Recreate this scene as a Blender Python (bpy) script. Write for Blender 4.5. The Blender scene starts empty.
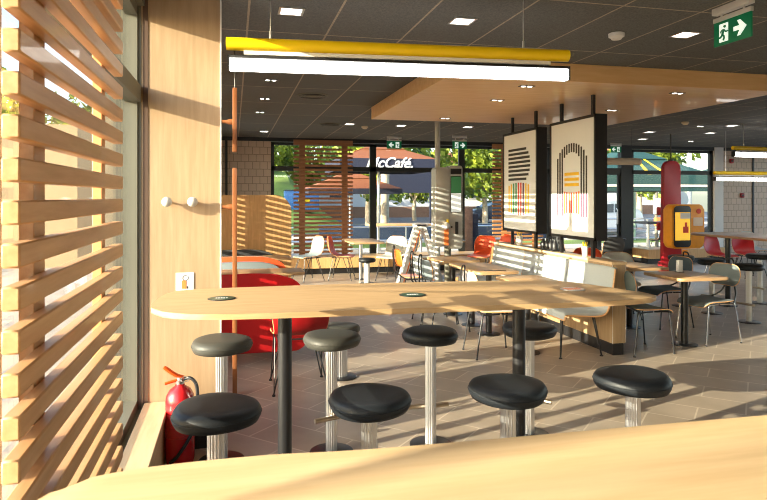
import bpy, bmesh, math, random
from mathutils import Vector, Matrix
random.seed(7)
PI = math.pi
C = bpy.context.scene.collection
SC = bpy.context.scene

# ------------------------------------------------------------------ materials
def mat(name, col, rough=0.5, metal=0.0, spec=0.5, vary=0.06, scale=12.0, coat=0.0, sheen=0.0, bump=0.0):
    m = bpy.data.materials.new(name); m.use_nodes = True
    nt = m.node_tree; b = nt.nodes['Principled BSDF']
    b.inputs['Roughness'].default_value = rough
    b.inputs['Metallic'].default_value = metal
    b.inputs['Specular IOR Level'].default_value = spec
    b.inputs['Coat Weight'].default_value = coat
    b.inputs['Sheen Weight'].default_value = sheen
    tc = nt.nodes.new('ShaderNodeTexCoord')
    n = nt.nodes.new('ShaderNodeTexNoise'); n.inputs['Scale'].default_value = scale
    n.inputs['Detail'].default_value = 3
    nt.links.new(tc.outputs['Object'], n.inputs['Vector'])
    r = nt.nodes.new('ShaderNodeValToRGB')
    r.color_ramp.elements[0].position = 0.3; r.color_ramp.elements[1].position = 0.7
    r.color_ramp.elements[0].color = (*[c * (1 - vary) for c in col], 1)
    r.color_ramp.elements[1].color = (*[min(1, c * (1 + vary)) for c in col], 1)
    nt.links.new(n.outputs['Fac'], r.inputs['Fac'])
    nt.links.new(r.outputs['Color'], b.inputs['Base Color'])
    if bump:
        bp = nt.nodes.new('ShaderNodeBump'); bp.inputs['Strength'].default_value = bump
        bp.inputs['Distance'].default_value = 0.01
        nt.links.new(n.outputs['Fac'], bp.inputs['Height'])
        nt.links.new(bp.outputs['Normal'], b.inputs['Normal'])
    return m

def wood(name, c1, c2, stretch=(1, 12, 12), scale=3.0, rough=0.45, coat=0.1):
    """fine straight grain running along the axis whose stretch is 1"""
    m = bpy.data.materials.new(name); m.use_nodes = True
    nt = m.node_tree; b = nt.nodes['Principled BSDF']
    b.inputs['Roughness'].default_value = rough; b.inputs['Coat Weight'].default_value = coat
    tc = nt.nodes.new('ShaderNodeTexCoord'); mp = nt.nodes.new('ShaderNodeMapping')
    mp.inputs['Scale'].default_value = stretch
    nt.links.new(tc.outputs['Object'], mp.inputs['Vector'])
    n = nt.nodes.new('ShaderNodeTexNoise'); n.inputs['Scale'].default_value = scale
    n.inputs['Detail'].default_value = 6; n.inputs['Roughness'].default_value = 0.6
    nt.links.new(mp.outputs['Vector'], n.inputs['Vector'])
    r = nt.nodes.new('ShaderNodeValToRGB')
    r.color_ramp.elements[0].position = 0.35; r.color_ramp.elements[1].position = 0.68
    r.color_ramp.elements[0].color = (*c1, 1); r.color_ramp.elements[1].color = (*c2, 1)
    nt.links.new(n.outputs['Fac'], r.inputs['Fac'])
    nt.links.new(r.outputs['Color'], b.inputs['Base Color'])
    return m

def brick(name, c1, c2, mortar, bw, bh, ms, axes='XZ', rot=0.0, off=(0, 0), rough=0.5, offset=0.5, coat=0.0, grain=0.0, spec=0.5, bump=0.0):
    m = bpy.data.materials.new(name); m.use_nodes = True
    nt = m.node_tree; b = nt.nodes['Principled BSDF']; b.inputs['Roughness'].default_value = rough
    b.inputs['Coat Weight'].default_value = coat; b.inputs['Specular IOR Level'].default_value = spec
    tc = nt.nodes.new('ShaderNodeTexCoord'); sp = nt.nodes.new('ShaderNodeSeparateXYZ')
    cb = nt.nodes.new('ShaderNodeCombineXYZ')
    nt.links.new(tc.outputs['Object'], sp.inputs['Vector'])
    nt.links.new(sp.outputs[axes[0]], cb.inputs['X']); nt.links.new(sp.outputs[axes[1]], cb.inputs['Y'])
    mp = nt.nodes.new('ShaderNodeMapping'); mp.inputs['Rotation'].default_value = (0, 0, rot)
    mp.inputs['Location'].default_value = (off[0], off[1], 0)
    nt.links.new(cb.outputs['Vector'], mp.inputs['Vector'])
    t = nt.nodes.new('ShaderNodeTexBrick'); t.offset = offset
    t.inputs['Color1'].default_value = (*c1, 1); t.inputs['Color2'].default_value = (*c2, 1)
    t.inputs['Mortar'].default_value = (*mortar, 1); t.inputs['Scale'].default_value = 1
    t.inputs['Brick Width'].default_value = bw; t.inputs['Row Height'].default_value = bh
    t.inputs['Mortar Size'].default_value = ms; t.inputs['Mortar Smooth'].default_value = 0.1
    nt.links.new(mp.outputs['Vector'], t.inputs['Vector'])
    out = t.outputs['Color']
    if grain:
        n = nt.nodes.new('ShaderNodeTexNoise'); n.inputs['Scale'].default_value = 90 if grain > 0.3 else 3.5
        n.inputs['Detail'].default_value = 5
        nt.links.new(tc.outputs['Object'], n.inputs['Vector'])
        mx = nt.nodes.new('ShaderNodeMix'); mx.data_type = 'RGBA'; mx.blend_type = 'MULTIPLY'
        mx.inputs['Factor'].default_value = 1
        rr = nt.nodes.new('ShaderNodeValToRGB')
        rr.color_ramp.elements[0].position = 0.3; rr.color_ramp.elements[1].position = 0.7
        rr.color_ramp.elements[0].color = (1 - grain,) * 3 + (1,); rr.color_ramp.elements[1].color = (1, 1, 1, 1)
        nt.links.new(n.outputs['Fac'], rr.inputs['Fac'])
        nt.links.new(out, mx.inputs['A']); nt.links.new(rr.outputs['Color'], mx.inputs['B'])
        out = mx.outputs['Result']
    nt.links.new(out, b.inputs['Base Color'])
    if bump:
        bp = nt.nodes.new('ShaderNodeBump'); bp.inputs['Strength'].default_value = bump; bp.invert = True
        bp.inputs['Distance'].default_value = 0.004
        nt.links.new(t.outputs['Fac'], bp.inputs['Height']); nt.links.new(bp.outputs['Normal'], b.inputs['Normal'])
    return m

def emit(name, col, s):
    m = bpy.data.materials.new(name); m.use_nodes = True
    b = m.node_tree.nodes['Principled BSDF']
    b.inputs['Base Color'].default_value = (*col, 1)
    b.inputs['Emission Color'].default_value = (*col, 1); b.inputs['Emission Strength'].default_value = s
    return m

def glass(name, tint=(0.93, 0.96, 0.95), refl=0.9):
    m = bpy.data.materials.new(name); m.use_nodes = True
    nt = m.node_tree; nt.nodes.clear()
    o = nt.nodes.new('ShaderNodeOutputMaterial'); mx = nt.nodes.new('ShaderNodeMixShader')
    t = nt.nodes.new('ShaderNodeBsdfTransparent'); t.inputs['Color'].default_value = (*tint, 1)
    g = nt.nodes.new('ShaderNodeBsdfGlossy'); g.inputs['Roughness'].default_value = 0.01
    g.inputs['Color'].default_value = (refl, refl, refl, 1)
    lw = nt.nodes.new('ShaderNodeLayerWeight'); pw = nt.nodes.new('ShaderNodeMath'); pw.operation = 'POWER'
    pw.inputs[1].default_value = 4.0; nt.links.new(lw.outputs['Facing'], pw.inputs[0])
    f = nt.nodes.new('ShaderNodeMath'); f.operation = 'MULTIPLY_ADD'; f.inputs[1].default_value = 0.5; f.inputs[2].default_value = 0.02
    nt.links.new(pw.outputs[0], f.inputs[0]); nt.links.new(f.outputs[0], mx.inputs['Fac']); nt.links.new(t.outputs[0], mx.inputs[1])
    nt.links.new(g.outputs[0], mx.inputs[2]); nt.links.new(mx.outputs[0], o.inputs['Surface'])
    return m

def leafmat(name, c1, c2):
    m = bpy.data.materials.new(name); m.use_nodes = True
    nt = m.node_tree; b = nt.nodes['Principled BSDF']; b.inputs['Roughness'].default_value = 0.55
    g = nt.nodes.new('ShaderNodeTexCoord'); n = nt.nodes.new('ShaderNodeTexNoise')
    n.inputs['Scale'].default_value = 1.3; n.inputs['Detail'].default_value = 4
    nt.links.new(g.outputs['Object'], n.inputs['Vector'])
    r = nt.nodes.new('ShaderNodeValToRGB')
    r.color_ramp.elements[0].position = 0.38; r.color_ramp.elements[1].position = 0.62
    r.color_ramp.elements[0].color = (*c1, 1); r.color_ramp.elements[1].color = (*c2, 1)
    nt.links.new(n.outputs['Fac'], r.inputs['Fac']); nt.links.new(r.outputs['Color'], b.inputs['Base Color'])
    tr = nt.nodes.new('ShaderNodeBsdfTranslucent'); nt.links.new(r.outputs['Color'], tr.inputs['Color'])
    mx = nt.nodes.new('ShaderNodeMixShader'); mx.inputs['Fac'].default_value = 0.35
    nt.links.new(b.outputs[0], mx.inputs[1]); nt.links.new(tr.outputs[0], mx.inputs[2])
    nt.links.new(mx.outputs[0], nt.nodes['Material Output'].inputs['Surface'])
    return m

M = dict(
 oak=wood('light oak laminate', (0.62, 0.44, 0.25), (0.74, 0.55, 0.33), (10, 1, 10)),
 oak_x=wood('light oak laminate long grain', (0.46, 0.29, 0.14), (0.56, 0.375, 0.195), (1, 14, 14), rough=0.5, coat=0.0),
 oak_sunlit=wood('oak laminate lightened as sunlit', (0.66, 0.45, 0.23), (0.76, 0.54, 0.30), (1, 10, 10), rough=0.5, coat=0.0),  # same laminate as the other high table, lightened to paint in sunlight
 oak_v=wood('light oak panel upright grain', (0.38, 0.255, 0.145), (0.45, 0.315, 0.19), (14, 14, 1)),
 oak_p=wood('oak panelling upright grain', (0.36, 0.235, 0.12), (0.46, 0.32, 0.18), (14, 14, 1)),
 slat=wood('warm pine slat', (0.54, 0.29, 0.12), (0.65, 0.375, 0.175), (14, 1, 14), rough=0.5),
 slat_shaded=wood('slat wood with shade in colour', (0.30, 0.13, 0.06), (0.40, 0.18, 0.085), (1, 14, 14), rough=0.5),  # same slat wood, darkened to put the shade into its colour
 slat_sunlit=wood('slat wood with sun in colour', (0.42, 0.19, 0.07), (0.55, 0.27, 0.11), (1, 14, 14), rough=0.5),  # same slat wood, lightened to paint in the sun on it
 canopy=wood('oak veneer canopy', (0.76, 0.46, 0.20), (0.86, 0.56, 0.27), (1, 9, 9), scale=2.0, rough=0.5),
 booth=wood('orange oak veneer', (0.60, 0.35, 0.14), (0.74, 0.46, 0.21), (12, 12, 1), rough=0.4),
 brownwood=wood('reddish brown board', (0.25, 0.085, 0.03), (0.36, 0.14, 0.05), (12, 12, 1), rough=0.4),
 ply=wood('plywood edge', (0.66, 0.33, 0.12), (0.78, 0.45, 0.2), (1, 1, 14)),
 tabletop=wood('oak table top', (0.48, 0.29, 0.14), (0.58, 0.37, 0.19), (1, 14, 14), rough=0.42, coat=0.05),
 black=mat('black powder coated steel', (0.015, 0.015, 0.017), 0.35),
 blackplastic=mat('black plastic', (0.02, 0.02, 0.022), 0.4),
 leather=mat('black leather', (0.012, 0.015, 0.019), 0.5, spec=0.35, bump=0.1, scale=160, vary=0.15),
 leather_sunlit=mat('black leather greyed as sunlit', (0.055, 0.055, 0.048), 0.5, spec=0.35, bump=0.1, scale=160, vary=0.12),  # black leather again, greyed to put sunlight into its colour
 chrome=mat('brushed aluminium', (0.72, 0.72, 0.73), 0.28, 1.0, vary=0.03),
 chrome2=mat('polished chrome', (0.8, 0.8, 0.8), 0.12, 1.0, vary=0.02),
 brass=mat('warm steel bar', (0.6, 0.5, 0.38), 0.3, 1.0),
 red=mat('red lacquered shell', (0.42, 0.008, 0.010), 0.4, vary=0.05),
 redtotem=mat('crimson board', (0.36, 0.008, 0.018), 0.45, vary=0.05),
 orange=mat('orange red upholstery', (0.80, 0.085, 0.012), 0.55, vary=0.05, sheen=0.2),
 orange2=mat('orange upholstery', (0.85, 0.13, 0.012), 0.55, vary=0.05),
 grey_fab=mat('light grey upholstery', (0.46, 0.50, 0.51), 0.8, vary=0.06, scale=200, sheen=0.2, bump=0.1),
 grey_pale=mat('pale grey upholstery', (0.52, 0.53, 0.50), 0.75, vary=0.06, scale=200),
 grey_green=mat('grey green upholstery', (0.17, 0.205, 0.22), 0.7, vary=0.06, scale=200),
 grey_dark=mat('dark grey upholstery', (0.055, 0.057, 0.06), 0.75, vary=0.1, scale=200),
 navy_fab=mat('slate blue upholstery', (0.08, 0.11, 0.13), 0.7, scale=200),
 pink_fab=mat('off white upholstery', (0.72, 0.66, 0.66), 0.7, scale=200),
 white=mat('white enamel', (0.78, 0.78, 0.77), 0.4, vary=0.02),
 cream=mat('warm cream plaster', (0.86, 0.72, 0.58), 0.7, vary=0.03),
 ball=mat('grey lacquered ball', (0.58, 0.56, 0.52), 0.35, vary=0.02),
 yellow=mat('yellow tube', (0.95, 0.66, 0.005), 0.35, vary=0.02),
 frame=mat('anthracite window frame', (0.018, 0.022, 0.024), 0.4),
 alu=mat('white aluminium profile', (0.7, 0.7, 0.69), 0.35, vary=0.02),
 greyframe=mat('grey green facade panel', (0.15, 0.145, 0.11), 0.7, vary=0.04, scale=3),
 kiosk=mat('silver grey casing', (0.52, 0.52, 0.49), 0.35, 0.0, vary=0.03),
 screen=mat('dark glossy screen', (0.01, 0.012, 0.012), 0.05, vary=0.02),
 panelwhite=mat('matt poster white', (0.80, 0.83, 0.84), 0.6, vary=0.01),
 ink=mat('poster black ink', (0.03, 0.03, 0.03), 0.6),
 inkred=mat('poster red ink', (0.70, 0.08, 0.04), 0.6), inkorange=mat('poster orange ink', (0.85, 0.22, 0.05), 0.6),
 inkyellow=mat('poster yellow ink', (0.90, 0.55, 0.03), 0.6), inkgreen=mat('poster green ink', (0.05, 0.30, 0.10), 0.6),
 inkviolet=mat('poster violet ink', (0.16, 0.08, 0.14), 0.6),
 extred=mat('extinguisher red', (0.60, 0.015, 0.02), 0.25, coat=0.5),
 handlered=mat('orange red lever', (0.85, 0.09, 0.01), 0.35),
 signgreen=emit('lit green sign', (0.0, 0.13, 0.05), 0.25),
 signwhite=emit('lit white pictogram', (0.85, 1.0, 0.9), 0.55),
 led=emit('lit white diffuser', (1.0, 0.96, 0.91), 8.0),
 ledsoft=mat('unlit white diffuser', (0.85, 0.84, 0.8), 0.4, vary=0.02),
 spot=emit('lit downlight', (1.0, 0.93, 0.82), 6.0),
 grey_deep=mat('deep grey green upholstery', (0.10, 0.125, 0.118), 0.7, vary=0.06, scale=200), table_brown=wood('brown oak table top', (0.34, 0.17, 0.085), (0.46, 0.25, 0.13), (14, 1, 14), rough=0.4),
 disc_green=mat('very dark green disc', (0.015, 0.06, 0.035), 0.3),
 phoneorange=mat('orange plastic casing', (0.85, 0.33, 0.01), 0.35),
 floor=brick('beige stone floor tiles', (0.40, 0.32, 0.24), (0.45, 0.365, 0.28), (0.62, 0.53, 0.42), 0.62, 0.31, 0.006, 'XY', PI / 4, (0.1, 0.07), rough=0.38, grain=0.22),
 ceil=brick('charcoal acoustic ceiling', (0.145, 0.152, 0.150), (0.17, 0.178, 0.176), (0.50, 0.43, 0.33), 1.2, 0.6, 0.008, 'YX', 0, (0.0, -0.10), rough=0.9, offset=0.0, grain=0.45),
 tile=brick('beige square wall tiles', (0.56, 0.425, 0.32), (0.61, 0.46, 0.35), (0.27, 0.20, 0.15), 0.155, 0.155, 0.006, 'XZ', 0, (0, 0), rough=0.3, bump=0.3),
 grass=mat('sunlit lawn', (0.16, 0.24, 0.035), 0.9, vary=0.35, scale=0.6),
 asphalt=mat('grey road', (0.13, 0.13, 0.14), 0.9, vary=0.15, scale=3),
 paving=mat('pale paving', (0.34, 0.31, 0.28), 0.9, vary=0.1, scale=2),
 kerb=mat('pale kerb stone', (0.6, 0.57, 0.52), 0.8),
 facade=mat('white render', (0.60, 0.62, 0.65), 0.8, vary=0.04, scale=1),
 tanfacade=mat('tan render', (0.36, 0.25, 0.14), 0.8, vary=0.04, scale=1),
 brownfence=mat('brown board fence', (0.26, 0.14, 0.09), 0.8, vary=0.15),
 roof=mat('terracotta roof', (0.34, 0.12, 0.07), 0.8, vary=0.15),
 pane=mat('dark window pane', (0.07, 0.09, 0.11), 0.1),
 navy=mat('navy canvas', (0.015, 0.018, 0.04), 0.7), brown=mat('terracotta canvas', (0.23, 0.07, 0.02), 0.75, vary=0.05),
 dgreen=mat('dark green canvas', (0.012, 0.055, 0.05), 0.7), 
 bark=mat('pale bark', (0.45, 0.36, 0.25), 0.9, vary=0.25, scale=6),
 leaf=leafmat('yellow green foliage', (0.06, 0.12, 0.012), (0.36, 0.42, 0.04)),
 leafdark=leafmat('deep green foliage', (0.012, 0.05, 0.015), (0.09, 0.17, 0.03)),
 blue=mat('blue container paint', (0.05, 0.17, 0.45), 0.5), carwhite=mat('white car paint', (0.75, 0.76, 0.78), 0.2, coat=0.6, vary=0.01),
 cardark=mat('dark blue car paint', (0.03, 0.045, 0.08), 0.2, coat=0.6), tyre=mat('tyre rubber', (0.02, 0.02, 0.02), 0.8),
 pole_green=mat('pale green post', (0.50, 0.60, 0.48), 0.6), glass=glass('clear window glass'),
)

# ------------------------------------------------------------------ mesh helpers
def B(): return bmesh.new()
def box(bm, x0, y0, z0, x1, y1, z1, bev=0.0, seg=2, mi=0):
    r = bmesh.ops.create_cube(bm, size=1.0)
    vs = r['verts']
    for v in vs:
        v.co = Vector(((x0 + x1) / 2 + v.co.x * (x1 - x0), (y0 + y1) / 2 + v.co.y * (y1 - y0), (z0 + z1) / 2 + v.co.z * (z1 - z0)))
    fs = {f for v in vs for f in v.link_faces}
    for f in fs: f.material_index = mi
    if bev:
        es = list({e for v in vs for e in v.link_edges})
        bmesh.ops.bevel(bm, geom=es, offset=bev, segments=seg, affect='EDGES', profile=0.5)
    return bm
def lathe(bm, prof, n=32, c=(0, 0, 0), lobes=0.0, flute=None):
    """prof = [(r, z)], closed to the axis at both ends"""
    rings = []
    for r, z in prof:
        if r <= 1e-6: rings.append([bm.verts.new((c[0], c[1], c[2] + z))]); continue
        ring = []
        for i in range(n):
            a = 2 * PI * i / n
            rr = r * (1 + lobes * math.cos(3 * a + 0.5))
            if flute: rr += flute[1] * (0.5 + 0.5 * math.cos(flute[0] * a))
            ring.append(bm.verts.new((c[0] + rr * math.cos(a), c[1] + rr * math.sin(a), c[2] + z)))
        rings.append(ring)
    for a, b in zip(rings, rings[1:]):
        for i in range(n):
            j = (i + 1) % n
            if len(a) == 1 and len(b) == 1: break
            if len(a) == 1: bm.faces.new((a[0], b[i], b[j]))
            elif len(b) == 1: bm.faces.new((a[i], b[0], a[j]))
            else: bm.faces.new((a[i], b[i], b[j], a[j]))
    return bm
def cyl(bm, p, r, z0, z1, n=24):
    return lathe(bm, [(0, z0), (r, z0), (r, z1), (0, z1)], n, (p[0], p[1], 0))
def tube(bm, pts, r, n=8, closed=False, cap=True):
    P = [Vector(p) for p in pts]; rings = []; N = len(P); up = None
    for i, p in enumerate(P):
        if closed: t = (P[(i + 1) % N] - P[i - 1]).normalized()
        elif i == 0: t = (P[1] - P[0]).normalized()
        elif i == N - 1: t = (P[-1] - P[-2]).normalized()
        else: t = ((P[i + 1] - p).normalized() + (p - P[i - 1]).normalized()).normalized()
        if up is None: up = Vector((0, 0, 1)) if abs(t.z) < 0.9 else Vector((1, 0, 0))
        a = t.cross(up).normalized(); b = a.cross(t).normalized(); up = b
        rr = r[i] if isinstance(r, (list, tuple)) else r
        rings.append([bm.verts.new(p + rr * (math.cos(2 * PI * k / n) * a + math.sin(2 * PI * k / n) * b)) for k in range(n)])
    pairs = list(zip(rings, rings[1:])) + ([(rings[-1], rings[0])] if closed else [])
    for A, Bq in pairs:
        for k in range(n):
            l = (k + 1) % n; bm.faces.new((A[k], A[l], Bq[l], Bq[k]))
    if cap and not closed:
        bm.faces.new(rings[0][::-1]); bm.faces.new(rings[-1])
    return bm
def smooth_path(pts, k=6, closed=False):
    P = [Vector(p) for p in pts]; N = len(P); out = []
    rng = range(N) if closed else range(N - 1)
    for i in rng:
        p0 = P[i - 1] if (closed or i > 0) else P[0]; p1 = P[i]; p2 = P[(i + 1) % N]
        p3 = P[(i + 2) % N] if (closed or i + 2 < N) else P[-1]
        for s in range(k):
            t = s / k
            out.append(0.5 * ((2 * p1) + (-p0 + p2) * t + (2 * p0 - 5 * p1 + 4 * p2 - p3) * t * t + (-p0 + 3 * p1 - 3 * p2 + p3) * t ** 3))
    if not closed: out.append(P[-1])
    return out
def prism(bm, poly, z0, z1, bev=0.0, plane='XY', seg=2):
    """closed outline extruded between z0 and z1 along the axis normal to the plane"""
    def mk(a, b, c):
        return {'XY': (a, b, c), 'XZ': (a, c, b), 'YZ': (c, a, b)}[plane]
    lo = [bm.verts.new(mk(p[0], p[1], z0)) for p in poly]; hi = [bm.verts.new(mk(p[0], p[1], z1)) for p in poly]
    f1 = bm.faces.new(lo[::-1]); f2 = bm.faces.new(hi); n = len(poly)
    for i in range(n):
        j = (i + 1) % n; bm.faces.new((lo[i], lo[j], hi[j], hi[i]))
    if bev:
        es = list(set(f1.edges) | set(f2.edges))
        bmesh.ops.bevel(bm, geom=es, offset=bev, segments=seg, affect='EDGES', profile=0.5)
    bmesh.ops.recalc_face_normals(bm, faces=bm.faces[:])
    return bm
def rrect(x0, y0, x1, y1, r, k=6):
    if not isinstance(r, (list, tuple)): r = [r] * 4
    out = []
    for (cx, cy, a0, rr) in ((x1 - r[0], y0 + r[0], -PI / 2, r[0]), (x1 - r[1], y1 - r[1], 0, r[1]), (x0 + r[2], y1 - r[2], PI / 2, r[2]), (x0 + r[3], y0 + r[3], PI, r[3])):
        if rr < 1e-5: out.append((cx, cy)); continue
        for i in range(k + 1):
            a = a0 + PI / 2 * i / k; out.append((cx + rr * math.cos(a), cy + rr * math.sin(a)))
    return out
def obj(name, bm, m, parent=None, loc=None, smooth=True, ang=40, rot=None):
    me = bpy.data.meshes.new(name)
    bmesh.ops.recalc_face_normals(bm, faces=bm.faces[:])
    if smooth:
        for f in bm.faces: f.smooth = True
        for e in bm.edges:
            if len(e.link_faces) == 2 and e.calc_face_angle(0) > math.radians(ang): e.smooth = False
    bm.to_mesh(me); bm.free()
    for mm in (m if isinstance(m, (list, tuple)) else [m]): me.materials.append(M[mm] if isinstance(mm, str) else mm)
    o = bpy.data.objects.new(name, me); C.objects.link(o)
    if parent is not None: o.parent = parent
    if loc: o.location = loc
    if rot: o.rotation_euler = rot
    return o
def tag(o, label, cat, group=None, kind=None):
    o['label'] = label; o['category'] = cat
    if group: o['group'] = group
    if kind: o['kind'] = kind
    return o
def thing(name, label, cat, loc=(0, 0, 0), rz=0.0, group=None):
    o = bpy.data.objects.new(name, None); C.objects.link(o); o.empty_display_size = 0.1
    o.location = loc; o.rotation_euler = (0, 0, rz)
    return tag(o, label, cat, group)
def struct(name, bm, m, parent=None, smooth=False, loc=None):
    o = obj(name, bm, m, parent, smooth=smooth, loc=loc)
    if parent is None: o['kind'] = 'structure'
    return o
def dup(root, loc, rz=None, label=None, group=None):
    kids = list(root.children)
    r = root.copy(); C.objects.link(r); r.location = loc
    if rz is not None: r.rotation_euler = (0, 0, rz)
    if label: r['label'] = label
    if group: r['group'] = group
    for ch in kids:
        c = ch.copy(); C.objects.link(c); c.parent = r
        for g in list(ch.children):
            d = g.copy(); C.objects.link(d); d.parent = c
    return r
def swap_mats(root, mp):
    """give a copied thing its own upholstery colour"""
    for ch in list(root.children):
        if ch.name.split('.')[0] in mp:
            ch.data = ch.data.copy(); v = mp[ch.name.split('.')[0]]
            ch.data.materials[0] = M[v]

# ------------------------------------------------------------------ the room shell
LX, FY, CZ = -0.53, 13.35, 2.84          # left window wall, far window wall, ceiling height
RX, BY = 14.6, -2.6
bm = B(); box(bm, LX - 0.3, BY, -0.08, RX, FY + 0.1, 0.0); struct('floor', bm, 'floor')
bm = B(); box(bm, LX - 0.3, BY, CZ, RX, FY + 0.25, CZ + 0.2); struct('ceiling', bm, 'ceil')
bm = B(); box(bm, LX - 0.3, BY - 0.1, 0, RX, BY, CZ); struct('wall_back', bm, 'cream')
bm = B(); box(bm, RX, BY, 0, RX + 0.1, FY + 0.2, 0.3); box(bm, RX, BY, 2.75, RX + 0.1, FY + 0.2, CZ)
for y in (-2.6, 1.3, 5.3, 9.3, 13.15): box(bm, RX, y, 0.3, RX + 0.1, y + 0.2, 2.75)  # unseen wall, given wide openings to let in more fill light
struct('wall_right', bm, 'cream')
# left wall: low parapet under the glass, head beam above
bm = B(); box(bm, LX - 0.16, BY, -0.3, LX, FY, 0.28); box(bm, LX - 0.16, BY, 2.75, LX, FY, CZ)
box(bm, LX - 0.16, 4.2, 0.28, LX, 4.5, 2.75); box(bm, LX - 0.16, 12.0, 0.28, LX, FY, 2.75)
struct('wall_left', bm, 'greyframe')
# far wall: tiled pieces left and right
bm = B(); box(bm, LX - 0.16, FY, 0, 0.77, FY + 0.14, CZ)
box(bm, 12.12, FY, 0, RX, FY + 0.14, CZ); struct('wall_far', bm, 'tile')
bm = B(); box(bm, 11.86, FY - 0.05, 0, 12.12, FY + 0.14, CZ); struct('trim_1', bm, 'white')
for i, x in enumerate((-0.17, 13.04)):
    bm = B(); box(bm, x, FY - 0.02, 0, x + 0.05, FY + 0.005, CZ); struct('trim_%d' % (i + 2), bm, 'frame')
bm = B(); box(bm, LX, FY - 0.03, 2.76, RX, FY + 0.14, CZ); struct('trim_4', bm, 'frame')
# oak pier facing the room
bm = B(); box(bm, LX - 0.02, 4.04, 0.13, -0.083, 4.14, CZ, 0.002); struct('wall_pier', bm, 'oak_v')
bm = B(); box(bm, LX, 4.055, 0, -0.09, 4.13, 0.13); struct('baseboard_pier', bm, 'black')
bm = B(); box(bm, -0.083, 4.035, 0, -0.075, 4.145, CZ); struct('trim_5', bm, 'white')
bm = B(); box(bm, LX - 0.01, 4.036, 0.30, LX + 0.02, 4.05, CZ); struct('trim_6', bm, mat('dark brown corner strip', (0.09, 0.05, 0.03), 0.6))
# facade fin outside behind the pier
bm = B(); box(bm, -0.80, 4.037, -0.3, LX - 0.02, 4.2, 2.95); struct('trim_7', bm, 'greyframe')
# inner oak window sill with its boxed front
bm = B(); box(bm, LX, -1.0, 0.285, -0.385, 4.035, 0.32, 0.003); box(bm, LX, -1.0, 0.0, -0.40, 4.035, 0.285)
struct('trim_8', bm, 'oak')
bm = B(); box(bm, LX, 4.15, 0.285, -0.42, FY, 0.32, 0.003); box(bm, LX, 4.15, 0.0, -0.44, FY, 0.285)
struct('trim_9', bm, 'oak')

wn = [0]
def window(a, b, side, mull_w=0.06, transom=(2.15, 2.27), sill=0.28, head=2.75, m='frame'):
    wn[0] += 1
    root = bpy.data.objects.new('window_%d' % wn[0], None); C.objects.link(root); root['kind'] = 'structure'
    bm = B()
    def bx(u0, z0, u1, z1, d=0.07):
        if side == 'left': box(bm, LX - 0.11, u0, z0, LX - 0.11 + d, u1, z1)
        else: box(bm, u0, FY + 0.02, z0, u1, FY + 0.02 + d, z1)
    bx(a, sill, a + mull_w, head); bx(b - (0.012 if b == 4.035 else mull_w), sill, b, head)
    bx(a, sill, b, sill + 0.06); bx(a, head - 0.06, b, head)
    if transom: bx(a, transom[0], b, transom[1], 0.09)
    obj('window_frame', bm, m, root, smooth=False)
    bm = B()
    if side == 'left':
        x = LX - 0.08; box(bm, x, a + 0.01, sill + 0.02, x + 0.008, b - 0.01, head - 0.02)
    else:
        y = FY + 0.05; box(bm, a + 0.01, y, sill + 0.02, b - 0.01, y + 0.008, head - 0.02)
    obj('pane', bm, 'glass', root, smooth=False)
for a, b in ((-2.5, 1.52), (1.66, 4.035), (4.5, 5.7), (5.7, 7.05), (7.05, 8.4), (8.4, 9.75), (9.75, 10.8), (10.8, 12.0)):
    window(a, b, 'left', 0.045, (2.16, 2.26), m='greyframe')
bm = B(); box(bm, LX - 0.14, 1.52, 0.28, LX - 0.01, 1.66, 2.75); struct('trim_10', bm, 'kiosk')
for a, b in ((0.77, 3.0), (3.0, 5.08), (5.08, 7.3), (7.3, 8.35), (9.46, 11.86)):
    window(a, b, 'far', 0.07 if a < 9 else 0.1, (2.14, 2.24), 0.14)
bm = B(); box(bm, 0.77, FY, 0, 8.35, FY + 0.14, 0.16); box(bm, 9.46, FY, 0, 11.86, FY + 0.14, 0.16); struct('wall_sill', bm, 'frame')
# the door in the far wall
d = bpy.data.objects.new('door_1', None); C.objects.link(d); d['kind'] = 'structure'
bm = B(); box(bm, 8.35, FY - 0.05, 0, 8.6, FY + 0.1, 2.76); box(bm, 9.17, FY - 0.05, 0, 9.46, FY + 0.1, 2.76)
box(bm, 8.6, FY - 0.03, 2.12, 9.17, FY + 0.1, 2.28); obj('door_frame', bm, 'frame', d, smooth=False)
bm = B(); box(bm, 8.6, FY, 0.02, 8.66, FY + 0.05, 2.12); box(bm, 9.11, FY, 0.02, 9.17, FY + 0.05, 2.12)
box(bm, 8.6, FY, 0.02, 9.17, FY + 0.05, 0.14); obj('door_leaf', bm, 'frame', d, smooth=False)
bm = B(); box(bm, 8.66, FY + 0.02, 0.14, 9.11, FY + 0.03, 2.12); box(bm, 8.6, FY + 0.03, 2.28, 9.17, FY + 0.04, 2.74)
obj('pane', bm, 'glass', d, smooth=False)
bm = B(); tube(bm, [(9.06, FY - 0.01, 0.9), (9.06, FY - 0.06, 0.93), (9.06, FY - 0.06, 1.27), (9.06, FY - 0.01, 1.3)], 0.012)
obj('door_handle', bm, 'chrome', d)
# low oak plinth along the far glass
bm = B(); box(bm, 0.95, 12.62, 0.12, 8.3, FY, 0.34, 0.004); a = struct('trim_11', bm, 'booth')
bm = B(); box(bm, 0.95, 12.66, 0, 8.3, FY, 0.12); struct('baseboard_far', bm, 'black')
bm = B(); box(bm, 9.5, 12.72, 0.12, 11.8, FY, 0.34, 0.004); struct('trim_12', bm, 'booth')
bm = B(); box(bm, 9.5, 12.76, 0, 11.8, FY, 0.12); struct('baseboard_right', bm, 'black')

# oak bulkhead hung under the ceiling
bm = B(); box(bm, 1.88, 5.27, 2.67, 5.55, 8.5, CZ - 0.001, 0.003)
tag(obj('ceiling_canopy', bm, 'canopy', smooth=False), 'wide rectangular oak ceiling canopy above the hanging posters', 'ceiling panel')

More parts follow.
